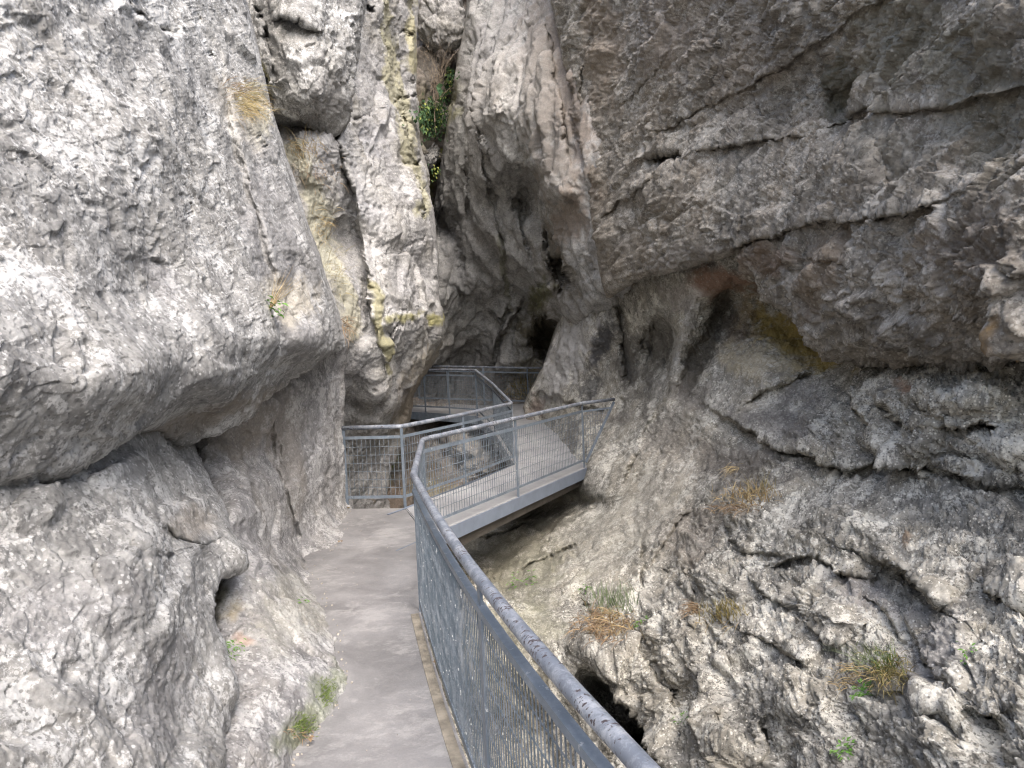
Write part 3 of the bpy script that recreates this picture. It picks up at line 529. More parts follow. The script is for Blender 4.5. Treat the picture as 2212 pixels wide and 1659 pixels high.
#--- lower right slope with the hollows under the overhang
rl = [(1240, 540), (1245, 620), (1228, 660), (1208, 700), (1192, 750), (1178, 792), (1150, 842), (1134, 880), (1138, 905), (1165, 922), (1190, 950), (1212, 985), (1205, 1015), (1120, 1050), (1000, 1085), (900, 1130), (860, 1250), (860, 1700), (860, 2300)]
sheet('cliff_right_slope',
  top=[(1240, 540), (3000, 540)], bottom=[(860, 2300), (3000, 2300)], left=rl, right=[(3000, 540), (3000, 2300)],
  ctrl=[(1240, 540, 14.5), (3000, 540, 4), (1245, 640, 14.6), (1190, 750, 15.2), (1140, 880, 15.9), (1165, 920, 15.6), (1220, 985, 12.6), (1262, 1012, 11.2), (1250, 750, 14.0), (1220, 850, 14.3), (1300, 700, 13.0), (1330, 720, 12.8), (1300, 840, 13.1), (1360, 830, 12.2), (1250, 920, 12.7), (1330, 900, 12.0), (1320, 960, 11.0),
        (1370, 680, 11.8), (1470, 680, 10.0), (1480, 760, 10.2), (1500, 600, 9.4), (1600, 590, 8.8), (1440, 860, 10.2), (1380, 900, 10.9), (1530, 700, 9.8), (1590, 660, 9.6), (1700, 700, 8.9), (1790, 780, 7.6), (1640, 780, 8.6), (1750, 800, 7.8), (1550, 850, 8.9), (1650, 870, 8.0), (1850, 800, 6.9),
        (1300, 1040, 10.3), (1240, 1080, 10.9), (1160, 1100, 11.8), (1050, 1130, 12.0), (900, 1150, 10.5), (1400, 1050, 9.2), (1250, 1180, 9.1), (1120, 1180, 10.3), (1000, 1200, 10.2), (1500, 950, 8.9), (1600, 930, 8.0), (1700, 965, 7.1), (1500, 1150, 7.6), (1620, 1050, 7.3), (1350, 1200, 8.2), (1200, 1300, 7.8),
        (1080, 1330, 7.7), (950, 1350, 7.6), (1350, 1350, 6.7), (1250, 1430, 6.6), (1500, 1300, 6.3), (1650, 1200, 6.1), (1800, 1000, 6.4), (1850, 900, 6.2), (1950, 850, 5.6), (2050, 900, 5.0), (2212, 850, 4.6), (2212, 1000, 4.4), (1900, 1000, 5.9), (2000, 1010, 5.4), (2212, 1080, 4.4), (1900, 1120, 5.2),
        (2050, 1200, 4.4), (2212, 1250, 3.8), (1900, 1300, 4.6), (1750, 1350, 5.0), (1600, 1400, 5.4), (1450, 1470, 5.9), (1380, 1560, 6.0), (1280, 1560, 6.6), (1450, 1659, 5.2), (1600, 1550, 4.8), (1750, 1500, 4.5), (1900, 1450, 4.1), (2050, 1400, 3.8), (2212, 1400, 3.4), (2212, 1659, 2.9), (1950, 1600, 3.7), (1700, 1659, 4.3),
        (1100, 1600, 7.5), (900, 1700, 7.5), (3000, 1000, 2.9), (3000, 1659, 2.1), (3000, 2300, 1.7), (2212, 2300, 2.2), (1600, 2300, 3.6), (860, 2300, 6)],
  mat=M['slope'], step=2.25, noise_f=(lambda a=nf_block(.03, .06, .034, .023, (RT*.83-UP*.55), .34, 1.7, .7, (((.55, .83, -.1), .55, .15, 3.), ((.62, .78, .1), .19, .06, 8.), ((-.85, .5, .1), .7, .06, 5.), ((.4, .9, .1), .085, .018, 15.))), b=nf_left(.08, .04, .026, (0, .3, 1), .06, (((.75, .65, 0), .5, .05, 4.),)):
      (lambda p, u, v: (lambda k: a(p, u, v)*k + b(p, u, v)*(1-k))(np.clip((u-1290+(v-850)*.15)/160, 0, 1)*np.clip((v-1150+(u-1300)*.75)/190, .32, 1))))(),
  cracks=[([(1500, 858), (1560, 900), (1640, 948), (1700, 972), (1780, 1005), (1860, 1012), (1930, 988), (2000, 1000), (2080, 1032), (2240, 1056)], 7, .32, -.17, 50), ([(1600, 880), (1640, 845), (1700, 830), (1790, 800)], 6, .16, -.08, 40),
          ([(1830, 800), (1850, 880), (1900, 960), (1960, 985), (2060, 1010)], 6, .2, -.09, 50), ([(1880, 850), (1940, 900), (2020, 925), (2120, 920), (2212, 930)], 8, .18, -.12, 50), ([(1930, 985), (1990, 1020), (2070, 1050), (2140, 1050)], 7, .3, -.12, 30),
          ([(1376, 1160), (1396, 1210), (1386, 1250), (1402, 1285)], 6, .25, .06, 40), ([(1486, 1225), (1492, 1260), (1506, 1300)], 6, .25, .10, 40), ([(1366, 1370), (1386, 1420), (1416, 1465), (1456, 1495), (1460, 1550)], 7, .3, .12, 50),
          ([(1640, 1225), (1700, 1215), (1771, 1200), (1806, 1243), (1886, 1245)], 6, .16, -.12, 50), ([(1880, 1205), (1920, 1222), (1956, 1245), (2006, 1280), (2060, 1330)], 10, .22, -.24, 60), ([(1610, 1235), (1666, 1295), (1756, 1335)], 5, .14, -.08, 50),
          ([(1590, 1350), (1671, 1395), (1721, 1430), (1746, 1455)], 7, .22, -.08, 50), ([(1431, 1215), (1450, 1250), (1480, 1295)], 6, .2, .08, 40), ([(1640, 1550), (1655, 1600), (1670, 1620)], 8, .2, .08, 40), ([(1780, 1366), (1841, 1392)], 7, .12, -.1, 30),
          ([(1960, 1510), (2080, 1530), (2120, 1550), (2160, 1540)], 7, .2, -.1, 50), ([(1530, 1525), (1560, 1590), (1630, 1610)], 6, .15, .08, 50), ([(1570, 1120), (1600, 1195), (1720, 1200)], 6, .14, -.08, 50), ([(1180, 1160), (1190, 1200), (1196, 1245)], 4, .14, .05, 40),
          ([(1020, 1170), (1100, 1150), (1180, 1130)], 6, .2, -.12, 40), ([(1110, 1240), (1160, 1220), (1230, 1180), (1250, 1175)], 5, .15, -.08, 40), ([(1050, 1240), (1080, 1260), (1100, 1290)], 6, .2, .1, 30), ([(1150, 850), (1200, 856), (1260, 880), (1330, 890)], 4, .2, -.12, 30),
          ([(1395, 840), (1420, 900), (1380, 980), (1340, 1060)], 8, .10, .08, 50), ([(1500, 1100), (1470, 1130), (1440, 1180), (1380, 1240)], 6, .10, .06, 50), ([(1330, 640), (1340, 740), (1365, 840)], 10, .3, .2, 40), ([(1560, 740), (1530, 800), (1500, 850)], 6, .1, -.1, 40), ([(1950, 1320), (1990, 1420), (2060, 1500)], 5, .08, -.05, 60), ([(2130, 1270), (2190, 1300), (2260, 1310)], 7, .15, -.08, 50),
          ([(1850, 1280), (1920, 1330), (1960, 1400)], 5, .10, -.05, 50), ([(1250, 1290), (1290, 1330), (1310, 1360)], 6, .2, -.05, 30), ([(1460, 1290), (1520, 1340), (1560, 1420), (1600, 1480)], 6, .15, .08, 60)],
  blobs=[(1425, 740, 36, 56, 14, -.7, 1.6), (1402, 810, 26, 80, 14, -.3, 1.2), (1560, 680, 26, 50, 24, -.45, 1.3), (1512, 770, 22, 110, 24, -.3, 1.2), (1715, 700, 125, 50, 30, -.35, 1.6), (1470, 740, 20, 90, 12, .35, 1), (1680, 800, 110, 50, 25, .25, 1.5), (1262, 760, 42, 110, 22, .35, 1.3), (1330, 800, 30, 70, 0, .15, 1),
         (1340, 1552, 34, 118, -38, -2.0, 3), (1400, 1640, 36, 70, -30, -1.8, 3), (1252, 1297, 15, 20, 0, -.2, 2), (1160, 1090, 120, 30, 0, -1.0, 2), (2030, 850, 80, 30, 10, .22, 1.5), (2150, 960, 90, 30, 5, .2, 1.5), (1990, 950, 60, 26, 0, .22, 1.5), (1910, 830, 40, 30, 0, .15, 1), (2120, 850, 60, 40, 10, .16, 1.3), (1700, 1120, 200, 60, 10, .12, 1.5),
         (1560, 1240, 80, 40, 30, .16, 1.5), (1800, 1290, 110, 50, 30, .2, 1.5), (1700, 1470, 110, 80, 20, .18, 1.5), (2080, 1420, 80, 90, -20, .10, 1.2), (1450, 1400, 40, 90, -20, .12, 1.5), (1280, 1380, 50, 40, 0, .12, 1.5), (1990, 1500, 60, 50, 0, -.1, 1), (1310, 1420, 60, 25, 10, .2, 1), (1150, 1340, 80, 50, -10, .1, 1)],
  stains_shading=[((1715, 735, 120, 46, 28), 0, (.38, .28, .07), .85), ((1600, 700, 40, 50, 20), 0, (.10, .065, .04), .7), ((1640, 780, 80, 40, 15), 0, (.42, .36, .24), .6), ((1560, 610, 70, 36, -5), 0, (.20, .105, .065), .8), ((1640, 620, 50, 30, 30), 0, (.20, .11, .07), .7), ((1415, 745, 40, 66, 10), 0, (.085, .075, .06), .75), (([(1570, 640), (1545, 700), (1505, 790), (1475, 850)],), 20, (.075, .065, .05), .85), (([(1440, 700), (1405, 800), (1395, 900)],), 9, (.10, .09, .075), .6), (([(1530, 830), (1450, 960), (1400, 1060)],), 8, (.15, .14, .12), .5), ((1480, 640, 60, 30, 0), 0, (.24, .21, .19), .6),  # arch hole and diagonal groove carry painted shade; ochre and orange are real
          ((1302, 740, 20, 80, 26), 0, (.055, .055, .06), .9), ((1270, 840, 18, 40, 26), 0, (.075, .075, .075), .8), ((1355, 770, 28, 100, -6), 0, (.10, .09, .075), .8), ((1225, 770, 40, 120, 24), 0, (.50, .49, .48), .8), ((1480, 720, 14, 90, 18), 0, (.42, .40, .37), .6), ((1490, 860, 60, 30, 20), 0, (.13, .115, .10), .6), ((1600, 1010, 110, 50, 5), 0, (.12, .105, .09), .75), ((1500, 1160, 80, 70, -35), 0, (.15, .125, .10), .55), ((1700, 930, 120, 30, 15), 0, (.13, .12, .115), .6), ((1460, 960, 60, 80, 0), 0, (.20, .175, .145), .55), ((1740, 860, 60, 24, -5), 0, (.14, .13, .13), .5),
          ((1400, 1080, 80, 100, 20), 0, (.32, .295, .245), .4), ((1280, 1180, 120, 90, -20), 0, (.27, .255, .21), .5), ((1130, 1230, 110, 80, 0), 0, (.17, .165, .12), .75), ((1060, 1180, 80, 36, 0), 0, (.20, .19, .15), .7), ((1150, 1120, 110, 44, 0), 0, (.10, .095, .075), .85), ((1230, 1050, 60, 40, -30), 0, (.16, .15, .13), .5), ((1150, 1340, 70, 40, 0), 0, (.19, .19, .13), .5), ((1160, 880, 20, 30, 0), 0, (.16, .10, .08), .6),  # darkest patch is the shadow below the bridge, painted onto the rock
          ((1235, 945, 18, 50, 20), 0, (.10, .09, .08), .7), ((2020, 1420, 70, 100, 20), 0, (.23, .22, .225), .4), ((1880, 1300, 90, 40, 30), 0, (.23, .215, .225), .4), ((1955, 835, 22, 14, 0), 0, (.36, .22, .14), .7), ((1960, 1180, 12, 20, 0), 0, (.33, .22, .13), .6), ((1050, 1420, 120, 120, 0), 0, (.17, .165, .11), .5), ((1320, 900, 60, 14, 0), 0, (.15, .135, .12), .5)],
  roll=[], skirt=[('L', [.2, .6, 1.2, 2.4], -6)],
  label='broken grey rock slope with ledges and hollows on the right below the overhang')

#--- bed of the ravine under the walkways
sheet('ravine_bed',
  top=[(600, 860), (1350, 860)], bottom=[(300, 2400), (1400, 2400)], left=[(600, 860), (640, 1100), (500, 1659), (300, 2400)], right=[(1350, 860), (1400, 2400)],
  ctrl=[(600, 860, 18), (1350, 860, 20), (900, 860, 19), (1100, 900, 18), (700, 1000, 14), (790, 1000, 13.0), (870, 930, 17), (860, 1060, 13.4), (800, 1090, 12.2), (950, 1000, 15.5), (1000, 1020, 15), (1060, 940, 16.5), (930, 1080, 13), (1100, 1050, 14), (1200, 1100, 14), (500, 1659, 9.5), (1100, 1300, 11), (1400, 1659, 9.5), (300, 2400, 7), (1400, 2400, 7)],
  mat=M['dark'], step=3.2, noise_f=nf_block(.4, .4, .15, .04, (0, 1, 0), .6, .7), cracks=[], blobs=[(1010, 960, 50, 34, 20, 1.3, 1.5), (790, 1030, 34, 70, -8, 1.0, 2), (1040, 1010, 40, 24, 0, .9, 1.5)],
  stains_shading=[((790, 1050, 40, 90, 0), 0, (.34, .31, .27), .8), ((1010, 980, 60, 50, 0), 0, (.34, .33, .31), .7), ((860, 1070, 40, 40, 0), 0, (.16, .125, .10), .7), ((850, 980, 14, 50, 8), 0, (.12, .15, .03), .8), ((930, 1060, 50, 30, 0), 0, (.26, .24, .15), .6)],  # two pale patches put light on the rocks by colour
  label='rocky bed of the ravine below the bridge')

#--- the gorge goes on behind the viewer, above and outside the picture
def world_sheet(name, fn, s, t, mat, nf, label):
    S, T = np.meshgrid(s, t); P = np.stack(fn(S, T), -1)
    gu = np.gradient(P, axis=1); gv = np.gradient(P, axis=0); n_ = np.cross(gu, gv); n_ /= np.linalg.norm(n_, axis=2)[..., None]+1e-9
    fl = P.reshape(-1, 3); fl = fl + n_.reshape(-1, 3)*nf(fl, None, None)[:, None]
    o = grid_obj(name, fl, len(t), len(s), mat); tag(o, label, None, None, 'structure'); return o
ys = np.arange(-9, 2.2, .1); zs = np.arange(-5, 9, .1)
world_sheet('cliff_left_behind', lambda y, z: (-1.75-.55*np.abs(y)**.6-.10*np.maximum(z-2, 0)*1.2, y-.0*z, z), ys[ys < .9], zs[zs < 4.5], M['left'], nf_left(.15, .06, .02), 'pale rock wall continuing behind the viewer on the left')
world_sheet('cliff_right_behind', lambda y, z: (2.0+1.3/(1+np.exp(-(y*-1)))+.9*np.exp(-((z-1.6)/1.2)**2)-.22*np.maximum(z-2, 0)+.0*y, y, z), ys[ys < 1.2], zs[zs < 5], M['over'], nf_block(.2, .12, .06, .02), 'brown rock wall continuing behind the viewer on the right')
0 and world_sheet('cliff_end_behind', lambda x, z: (x, -9+.0*z+.15*x, z), np.arange(-6, 7, .15), np.arange(-5, 10, .15), M['back'], nf_block(.4, .3, .1, .02), 'rock wall closing the gorge behind the viewer')
world_sheet('cliff_outer_left', lambda y, z: (-6.2+.1*z+.0*y, y, z), np.arange(2, 30, .4), np.arange(-7, 11, .4), M['back'], nf_block(.5, .3, .1, .02), 'main rock mass behind the left walls')
world_sheet('cliff_outer_right', lambda y, z: (7.5-.0*z, y, z), np.arange(2, 30, .4), np.arange(-7, 11, .4), M['back'], nf_block(.5, .3, .1, .02), 'main rock mass behind the right walls')
world_sheet('cliff_outer_end', lambda x, z: (x, 27+.0*z, z), np.arange(-9, 10, .4), np.arange(-7, 12, .4), M['back'], nf_block(.5, .3, .1, .02), 'main rock mass at the far end of the gorge')
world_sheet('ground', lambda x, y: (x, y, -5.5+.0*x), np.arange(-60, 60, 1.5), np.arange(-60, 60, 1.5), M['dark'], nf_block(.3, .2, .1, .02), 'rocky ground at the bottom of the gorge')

# ------------------------------------------------------------------ mesh builder
class MB:
    def __init__(s): s.v = []; s.f = []; s.sm = []
    def box_between(s, a, b, w, h, up=(0, 0, 1)):
        a, b, up = Vector(a), Vector(b), Vector(up); d = (b-a).normalized()
        if abs(d.dot(up)) > .98: up = Vector((0, 1, 0))
        r = d.cross(up).normalized(); u = r.cross(d); k = len(s.v)
        for p in (a, b):
            for x, y in ((-1, -1), (1, -1), (1, 1), (-1, 1)): s.v.append(p+r*(x*w/2)+u*(y*h/2))
        s.add([(k, k+3, k+2, k+1), (k+4, k+5, k+6, k+7)]+[(k+i, k+(i+1) % 4, k+4+(i+1) % 4, k+4+i) for i in range(4)], False)
    def box_axes(s, a, b, r, w, t):        # upright bar: width w along r, thickness t across
        a, b, r = Vector(a), Vector(b), Vector(r).normalized(); d = (b-a).normalized(); u = d.cross(r).normalized(); k = len(s.v)
        for p in (a, b):
            for x, y in ((-1, -1), (1, -1), (1, 1), (-1, 1)): s.v.append(p+r*(x*w/2)+u*(y*t/2))
        s.add([(k, k+3, k+2, k+1), (k+4, k+5, k+6, k+7)]+[(k+i, k+(i+1) % 4, k+4+(i+1) % 4, k+4+i) for i in range(4)], False)
    def tube(s, pts, r, n=14, caps=True):
        pts = [Vector(p) for p in pts]; k = len(s.v); m = len(pts); prev = None
        for i, p in enumerate(pts):
            d = (pts[min(i+1, m-1)]-pts[max(i-1, 0)]).normalized()
            a = prev if prev is not None else (Vector((0, 0, 1)) if abs(d.z) < .9 else Vector((1, 0, 0)))
            x = (a-d*a.dot(d)).normalized(); prev = x; y = d.cross(x)
            rr = r[i] if isinstance(r, (list, tuple)) else r
            for j in range(n): s.v.append(p+x*(math.cos(2*math.pi*j/n)*rr)+y*(math.sin(2*math.pi*j/n)*rr))
        fs = [(k+i*n+j, k+i*n+(j+1) % n, k+(i+1)*n+(j+1) % n, k+(i+1)*n+j) for i in range(m-1) for j in range(n)]
        s.add(fs, n > 4)
        if caps: s.add([tuple(k+j for j in reversed(range(n))), tuple(k+(m-1)*n+j for j in range(n))], False)
    def add(s, fs, smooth): s.f += fs; s.sm += [smooth]*len(fs)
    def build(s, name, mat, parent=None):
        me = bpy.data.meshes.new(name); base = parent.location if parent else Vector()
        me.from_pydata([tuple(p-base) for p in s.v] if parent else [tuple(p) for p in s.v], [], s.f); me.polygons.foreach_set('use_smooth', s.sm); me.update()
        me.materials.append(mat); o = bpy.data.objects.new(name, me); C.objects.link(o)
        if parent: o.parent = parent
        return o
def slab(name, top, thick, mat, parent=None, sub=6, bev=.012):
    """a slab from its outline (list of 3D points, either order)"""
    import bmesh
    base = parent.location if parent else Vector()
    bm = bmesh.new(); vs_ = [bm.verts.new(Vector(p)-base) for p in top]; f = bm.faces.new(vs_)
    f.normal_update()
    if f.normal.z < 0: f.normal_flip()
    ex = bmesh.ops.extrude_face_region(bm, geom=[f]); nv = [e for e in ex['geom'] if isinstance(e, bmesh.types.BMVert)]
    for q in nv: q.co.z -= thick
    f2 = [e for e in ex['geom'] if isinstance(e, bmesh.types.BMFace)][0]; f2.normal_flip()
    bmesh.ops.recalc_face_normals(bm, faces=bm.faces)
    if bev: bmesh.ops.bevel(bm, geom=[e for e in bm.edges if e.calc_face_angle(0) > .5], offset=bev, segments=2, affect='EDGES')
    me = bpy.data.meshes.new(name); bm.to_mesh(me); bm.free(); me.materials.append(mat)
    o = bpy.data.objects.new(name, me); C.objects.link(o)
    if parent: o.parent = parent
    return o

# ------------------------------------------------------------------ walkways
FS = 2212/4000
def px(x, y, t): return P3(x*FS, y*FS, t)
def pz(x, y, z): return P3(x*FS, y*FS, gz(x*FS, y*FS, z))
V3 = Vector
# near railing line (deck level)
K3, K2, K1, DP, EP = V3((-.22, 2.79, 0)), V3((-.75, 5.18, 0)), V3((-.94, 7.24, 0)), V3((.02, 8.97, 0)), V3((1.06, 10.88, 0))
top_px = [(2503, 3000), (2346, 2821), (2148, 2577), (2042, 2452), (1847, 2257), (1763, 2100), (1690, 1985), (1640, 1905), (1614, 1855)]
near_top = [pz(x, y, 1.0) for x, y in top_px]
_y = np.array([p.y for p in near_top]); _c = np.polyfit(_y, np.array([p.x for p in near_top]), 3)
_yy = np.linspace(1.40, K2.y, 12); near_top = [V3((float(np.polyval(_c, y)), float(y), 1.0)) for y in _yy]; print('rail', [(round(p.x, 2), round(p.y, 2)) for p in near_top])
ext = near_top[0] + (near_top[0]-near_top[1]).normalized()*2.4
near_line = [V3((p.x, p.y, 0)) for p in [ext]+near_top]; near_line[-1] = K2.copy()
AP, BP, B2P, CP = V3((-2.10, 8.70, 0)), V3((-1.365, 8.60, 0)), V3((-.70, 9.85, 0)), V3((-.02, 11.43, 0))
# far walkway rises a little: (pixel of post foot, distance)
def rp(x, y, t): return px(x, y, t)
Q1, Q2, Q3, Q4 = rp(1932, 1690, 14.5), rp(1865, 1625, 15.5), rp(1757, 1616, 16.1), rp(1663, 1611, 16.8)
Q5 = Q4 + (Q4-Q3)*1.3
for a, b in ((Q1, 'q1'), (Q2, 'q2'), (Q3, 'q3'), (Q4, 'q4')): print(b, [round(x, 2) for x in a])
O1, O2, O3, O4, O5 = rp(2120, 1592, 17.9), rp(2065, 1588, 18.4), rp(1893, 1583, 18.6), rp(1752, 1578, 18.9), rp(1640, 1574, 19.3)
O0 = rp(2150, 1600, 17.6)
O6 = O5 + (O5-O4)*1.2

path = slab('path', [near_line[i] for i in range(len(near_line))] + [K1, BP, AP, V3((-3.2, 8.9, 0)), V3((-3.4, 4, 0)), V3((-2.6, -1, 0))], .22, M['deck'], bev=.015)
tag(path, 'grey worn concrete path running along the left rock wall', None, None, 'structure')

bridge = empty('footbridge', (K1+EP)/2)
tag(bridge, 'short concrete footbridge with blue grey steel edge crossing the ravine to the right', 'footbridge')
off = (EP-K1).normalized(); side = V3((off.y, -off.x, 0))
# 4 mm joint above the path slab at its near end
slab('deck', [K1+side*.02+V3((0, 0, .006)), EP+side*.02+off*.12+V3((0, 0, .006)), V3((1.9, 11.8, .006)), V3((1.2, 14, .006)), CP+V3((0, 0, .006)), B2P+V3((0, 0, .006)), BP+V3((0, 0, .006))], .12, M['deck2'], bridge, bev=.01)
mb = MB(); a, b = K1+side*.03-off*.55-V3((0, 0, .075)), EP+side*.03+off*.12-V3((0, 0, .075)); mb.box_between(a, b, .014, .155)
mb.box_between(a-side*.03-V3((0, 0, .07)), b-side*.03-V3((0, 0, .07)), .06, .012); mb.build('edge_beam', M['fascia'], bridge)
mb = MB(); mb.box_between(BP-side*.012-V3((0, 0, .075)), CP-side*.012-V3((0, 0, .075)), .014, .155); mb.build('edge_beam', M['fascia'], bridge)
mb = MB(); mb.box_between(K1-side*.14-V3((0, 0, .23)), EP-side*.16+off*.5-V3((0, 0, .20)), .18, .15); mb.build('support_beam', M['underbeam'], bridge)
mb = MB(); mb.box_between(K1-side*.85-V3((0, 0, .23)), EP-side*.85+off*.5-V3((0, 0, .23)), .20, .22); mb.build('support_beam', M['underbeam'], bridge)
mb = MB(); mb.box_between(px(1515, 2009.6, gz(1515*FS, 2009.6*FS, .006)), px(1614.6, 1974, gz(1614.6*FS, 1974*FS, .006)), .035, .006); mb.build('joint_strip', M['fascia'], bridge)
mb = MB(); e_ = EP+side*.035+off*.12; mb.box_between(e_-V3((0, 0, .2)), e_+V3((0, 0, .02)), .13, .012, (side.x, side.y, 0)); mb.build('bracket', M['fascia'], bridge)

far = empty('walkway', Q2)
tag(far, 'far concrete walkway bending left behind the rock slab beyond the footbridge', 'walkway')
R1_, R2_ = V3((1.25, 14.5, .30)), V3((1.1, 17.0, .42))
def quads_slab(name, inner, outer, thick, mat, parent):
    mb = MB(); base = len(mb.v)
    for a, b in zip(inner, outer):
        mb.v += [a, b, b-V3((0, 0, thick)), a-V3((0, 0, thick))]
    fs = []
    for i in range(len(inner)-1):
        k = i*4
        for j in range(4): fs.append((k+j, k+(j+1) % 4, k+4+(j+1) % 4, k+4+j))
    fs += [(3, 2, 1, 0), tuple(4*(len(inner)-1)+j for j in range(4))]
    mb.add(fs, False); return mb.build(name, mat, parent)
dz = V3((0, 0, .012))
ie = [CP+dz, Q1, Q2, Q3, Q4, Q5]; oe = [V3((1.7, 11.9, .012)), V3((1.7, 14.8, Q1.z)), V3((1.6, 18.4, Q2.z)), O3.copy(), O4.copy(), O6.copy()]
quads_slab('deck', ie, oe, .12, M['deck2'], far)
mb = MB()
for a, b in zip(ie[:-1], ie[1:]):
    d = (b-a).normalized(); s_ = V3((-d.y, d.x, 0)); mb.box_between(a+s_*.02-V3((0, 0, .09)), b+s_*.02-V3((0, 0, .09)), .014, .18)
mb.build('edge_beam', M['steel'], far)

# ------------------------------------------------------------------ railings
def smooth_line(pts, n=6):
    out = []
    for i in range(len(pts)-1):
        p0, p1, p2, p3 = pts[max(i-1, 0)], pts[i], pts[i+1], pts[min(i+2, len(pts)-1)]
        for k in range(n):
            t = k/n; out.append(.5*((2*p1)+(-p0+p2)*t+(2*p0-5*p1+4*p2-p3)*t*t+(-p0+3*p1-3*p2+p3)*t**3))
    return out+[pts[-1]]
def round_corner(pts, r=.05, n=5):
    out = [pts[0]]
    for i in range(1, len(pts)-1):
        a, p, b = pts[i-1], pts[i], pts[i+1]; la, lb = (a-p).length, (b-p).length; q = min(r, la*.4, lb*.4)
        s_, e_ = p+(a-p)*(q/la), p+(b-p)*(q/lb)
        for k in range(n+1):
            t = k/n; out.append(s_*(1-t)**2+p*2*t*(1-t)+e_*t*t)
    return out+[pts[-1]]
UPV = V3((0, 0, 1))
def panel(par, line, z0=.13, z1=.865, sv=.052, hz=.102, wv=.0032, wh=.0032, flat=0., mat=None, line_top=None):
    """welded wire panel between two posts along a foot line: upright and level wires in one mesh"""
    L = [0]
    for a, b in zip(line[:-1], line[1:]): L.append(L[-1]+(b-a).length)
    def at(s):
        for i in range(len(L)-1):
            if s <= L[i+1] or i == len(L)-2:
                k = (s-L[i])/max(L[i+1]-L[i], 1e-6); return line[i].lerp(line[i+1], k), (line[i+1]-line[i]).normalized()
    mb = MB(); n_ = max(2, int(L[-1]/sv))
    for i in range(1, n_):
        p, d = at(L[-1]*i/n_); c = d.cross(UPV)
        if flat: mb.box_axes(p+UPV*z0, p+UPV*z1, c, flat, .003)
        else: mb.tube([p+UPV*z0, p+UPV*z1], wv, 5, False)
    m_ = max(2, int(round((z1-z0)/hz)))
    for j in range(1, m_):
        z = z0+(z1-z0)*j/m_; mb.tube([q+UPV*z+((line[-1]-line[0]).normalized().cross(UPV))*.005 for q in line], wh, 5, False)
    return mb.build('wire_panel', mat or M['wire'], par)
def post(par, p, d, top=.975, bot=-.09, w=.042, t=.012, turn=0):
    mb = MB(); mb.box_axes(p+UPV*bot, p+UPV*top, d, w, t); c = Vector(d).cross(UPV).normalized()
    if bot < -.05:
        for z in (-.03, -.07): mb.tube([p+UPV*z-c*(t/2+.012), p+UPV*z+c*(t/2+.012)], .009, 6)
    mb.tube([p+UPV*.868-d*(w/2+.006), p+UPV*.868+d*(w/2+.006)], .006, 6); return mb.build('post', M['steel'], par)
def bars(par, line, z, w=.012, h=.04):
    mb = MB()
    for a, b in zip(line[:-1], line[1:]):
        d = (b-a).normalized()*.002; mb.box_between(a+UPV*z-d, b+UPV*z+d, w, h)
    return mb

# railing of the path and right side of the bridge
r1 = empty('handrail', K2)
r1.name = 'railing'
tag(r1, 'long blue grey railing with worn handrail running from the foreground around onto the footbridge', 'railing')
XP = V3((1.62, 11.36, 0))
near_s = smooth_line([p+UPV for p in near_line[:-1]] + [K2+UPV], 5)
tl = near_s[:-1] + round_corner([near_s[-1], K1+UPV, DP+UPV, EP+UPV, XP+UPV*1.0], .09, 6)
# soften the bend at the far end of the foreground run
mb = MB(); i0 = len(near_s)-1
tl2 = near_s[:-2] + round_corner([near_s[-2], near_s[-1], K1+UPV, DP+UPV, EP+UPV, XP+UPV*1.0], .16, 8)[1:]
mb.tube(tl2, .0265, 20); mb.build('handrail', M['rail'], r1)
foot_s = [V3((p.x, p.y, 0)) for p in near_s]
# foreground sub rail: a deep rectangular bar
mb = MB()
fs_in = []
for i, p in enumerate(foot_s):
    d = (foot_s[min(i+1, len(foot_s)-1)]-foot_s[max(i-1, 0)]).normalized(); fs_in.append((p, d))
for (a, _), (b, _) in zip(fs_in[:-1], fs_in[1:]): mb.box_between(a+UPV*.882, b+UPV*.882, .036, .03)
mb.build('rail_bar', M['steel'], r1)
bars(r1, foot_s, .06, .012, .04).build('rail_bar', M['steel'], r1)
ni = min(range(len(foot_s)), key=lambda i: (foot_s[i]-K3).length)
dn = (foot_s[ni+1]-foot_s[ni-1]).normalized()
post(r1, foot_s[ni], dn, .975, -.12, .05, .012)
post(r1, K2, (K1-K2).normalized(), .975, -.12, .045, .012)
for sgm in (foot_s[:ni+1], foot_s[ni:]): panel(r1, sgm, .08, .87, .034, .098, .003, .003, .005)
dK = (DP-K1).normalized()
panel(r1, [K2, K1], .13, .865, .052)
for a, b in ((K2, K1), (K1, DP), (DP, EP)):
    bars(r1, [a, b], .875, .010, .038).build('rail_bar', M['steel'], r1); bars(r1, [a, b], .12, .010, .03).build('rail_bar', M['steel'], r1)
bars(r1, [EP, EP.lerp(XP, .86)], .872, .010, .03).build('rail_bar', M['steel'], r1)
panel(r1, [K1, DP]); panel(r1, [DP, EP])
for p in (K1, DP, EP): post(r1, p, dK)
# triangular end panel with slanting brace
mb = MB(); bt = XP+UPV*.96; bb = EP+dK*.02+UPV*.08+V3((.02, .02, 0)); mb.box_between(bb, bt, .012, .045); mb.build('brace', M['steel'], r1)
mb = MB()
for i in range(1, 13):
    k = i/13; p = EP.lerp(XP, k); zt = .86; zb = .1+.86*k
    if zb < zt-.03: mb.tube([p+UPV*zb, p+UPV*zt], .003, 5, False)
for j in range(1, 8):
    z = .1+j*.1; k = (z-.1)/.86
    if k < .86: mb.tube([EP+UPV*z, EP.lerp(XP, k)+UPV*z], .003, 5, False)
mb.build('wire_panel', M['wire'], r1)

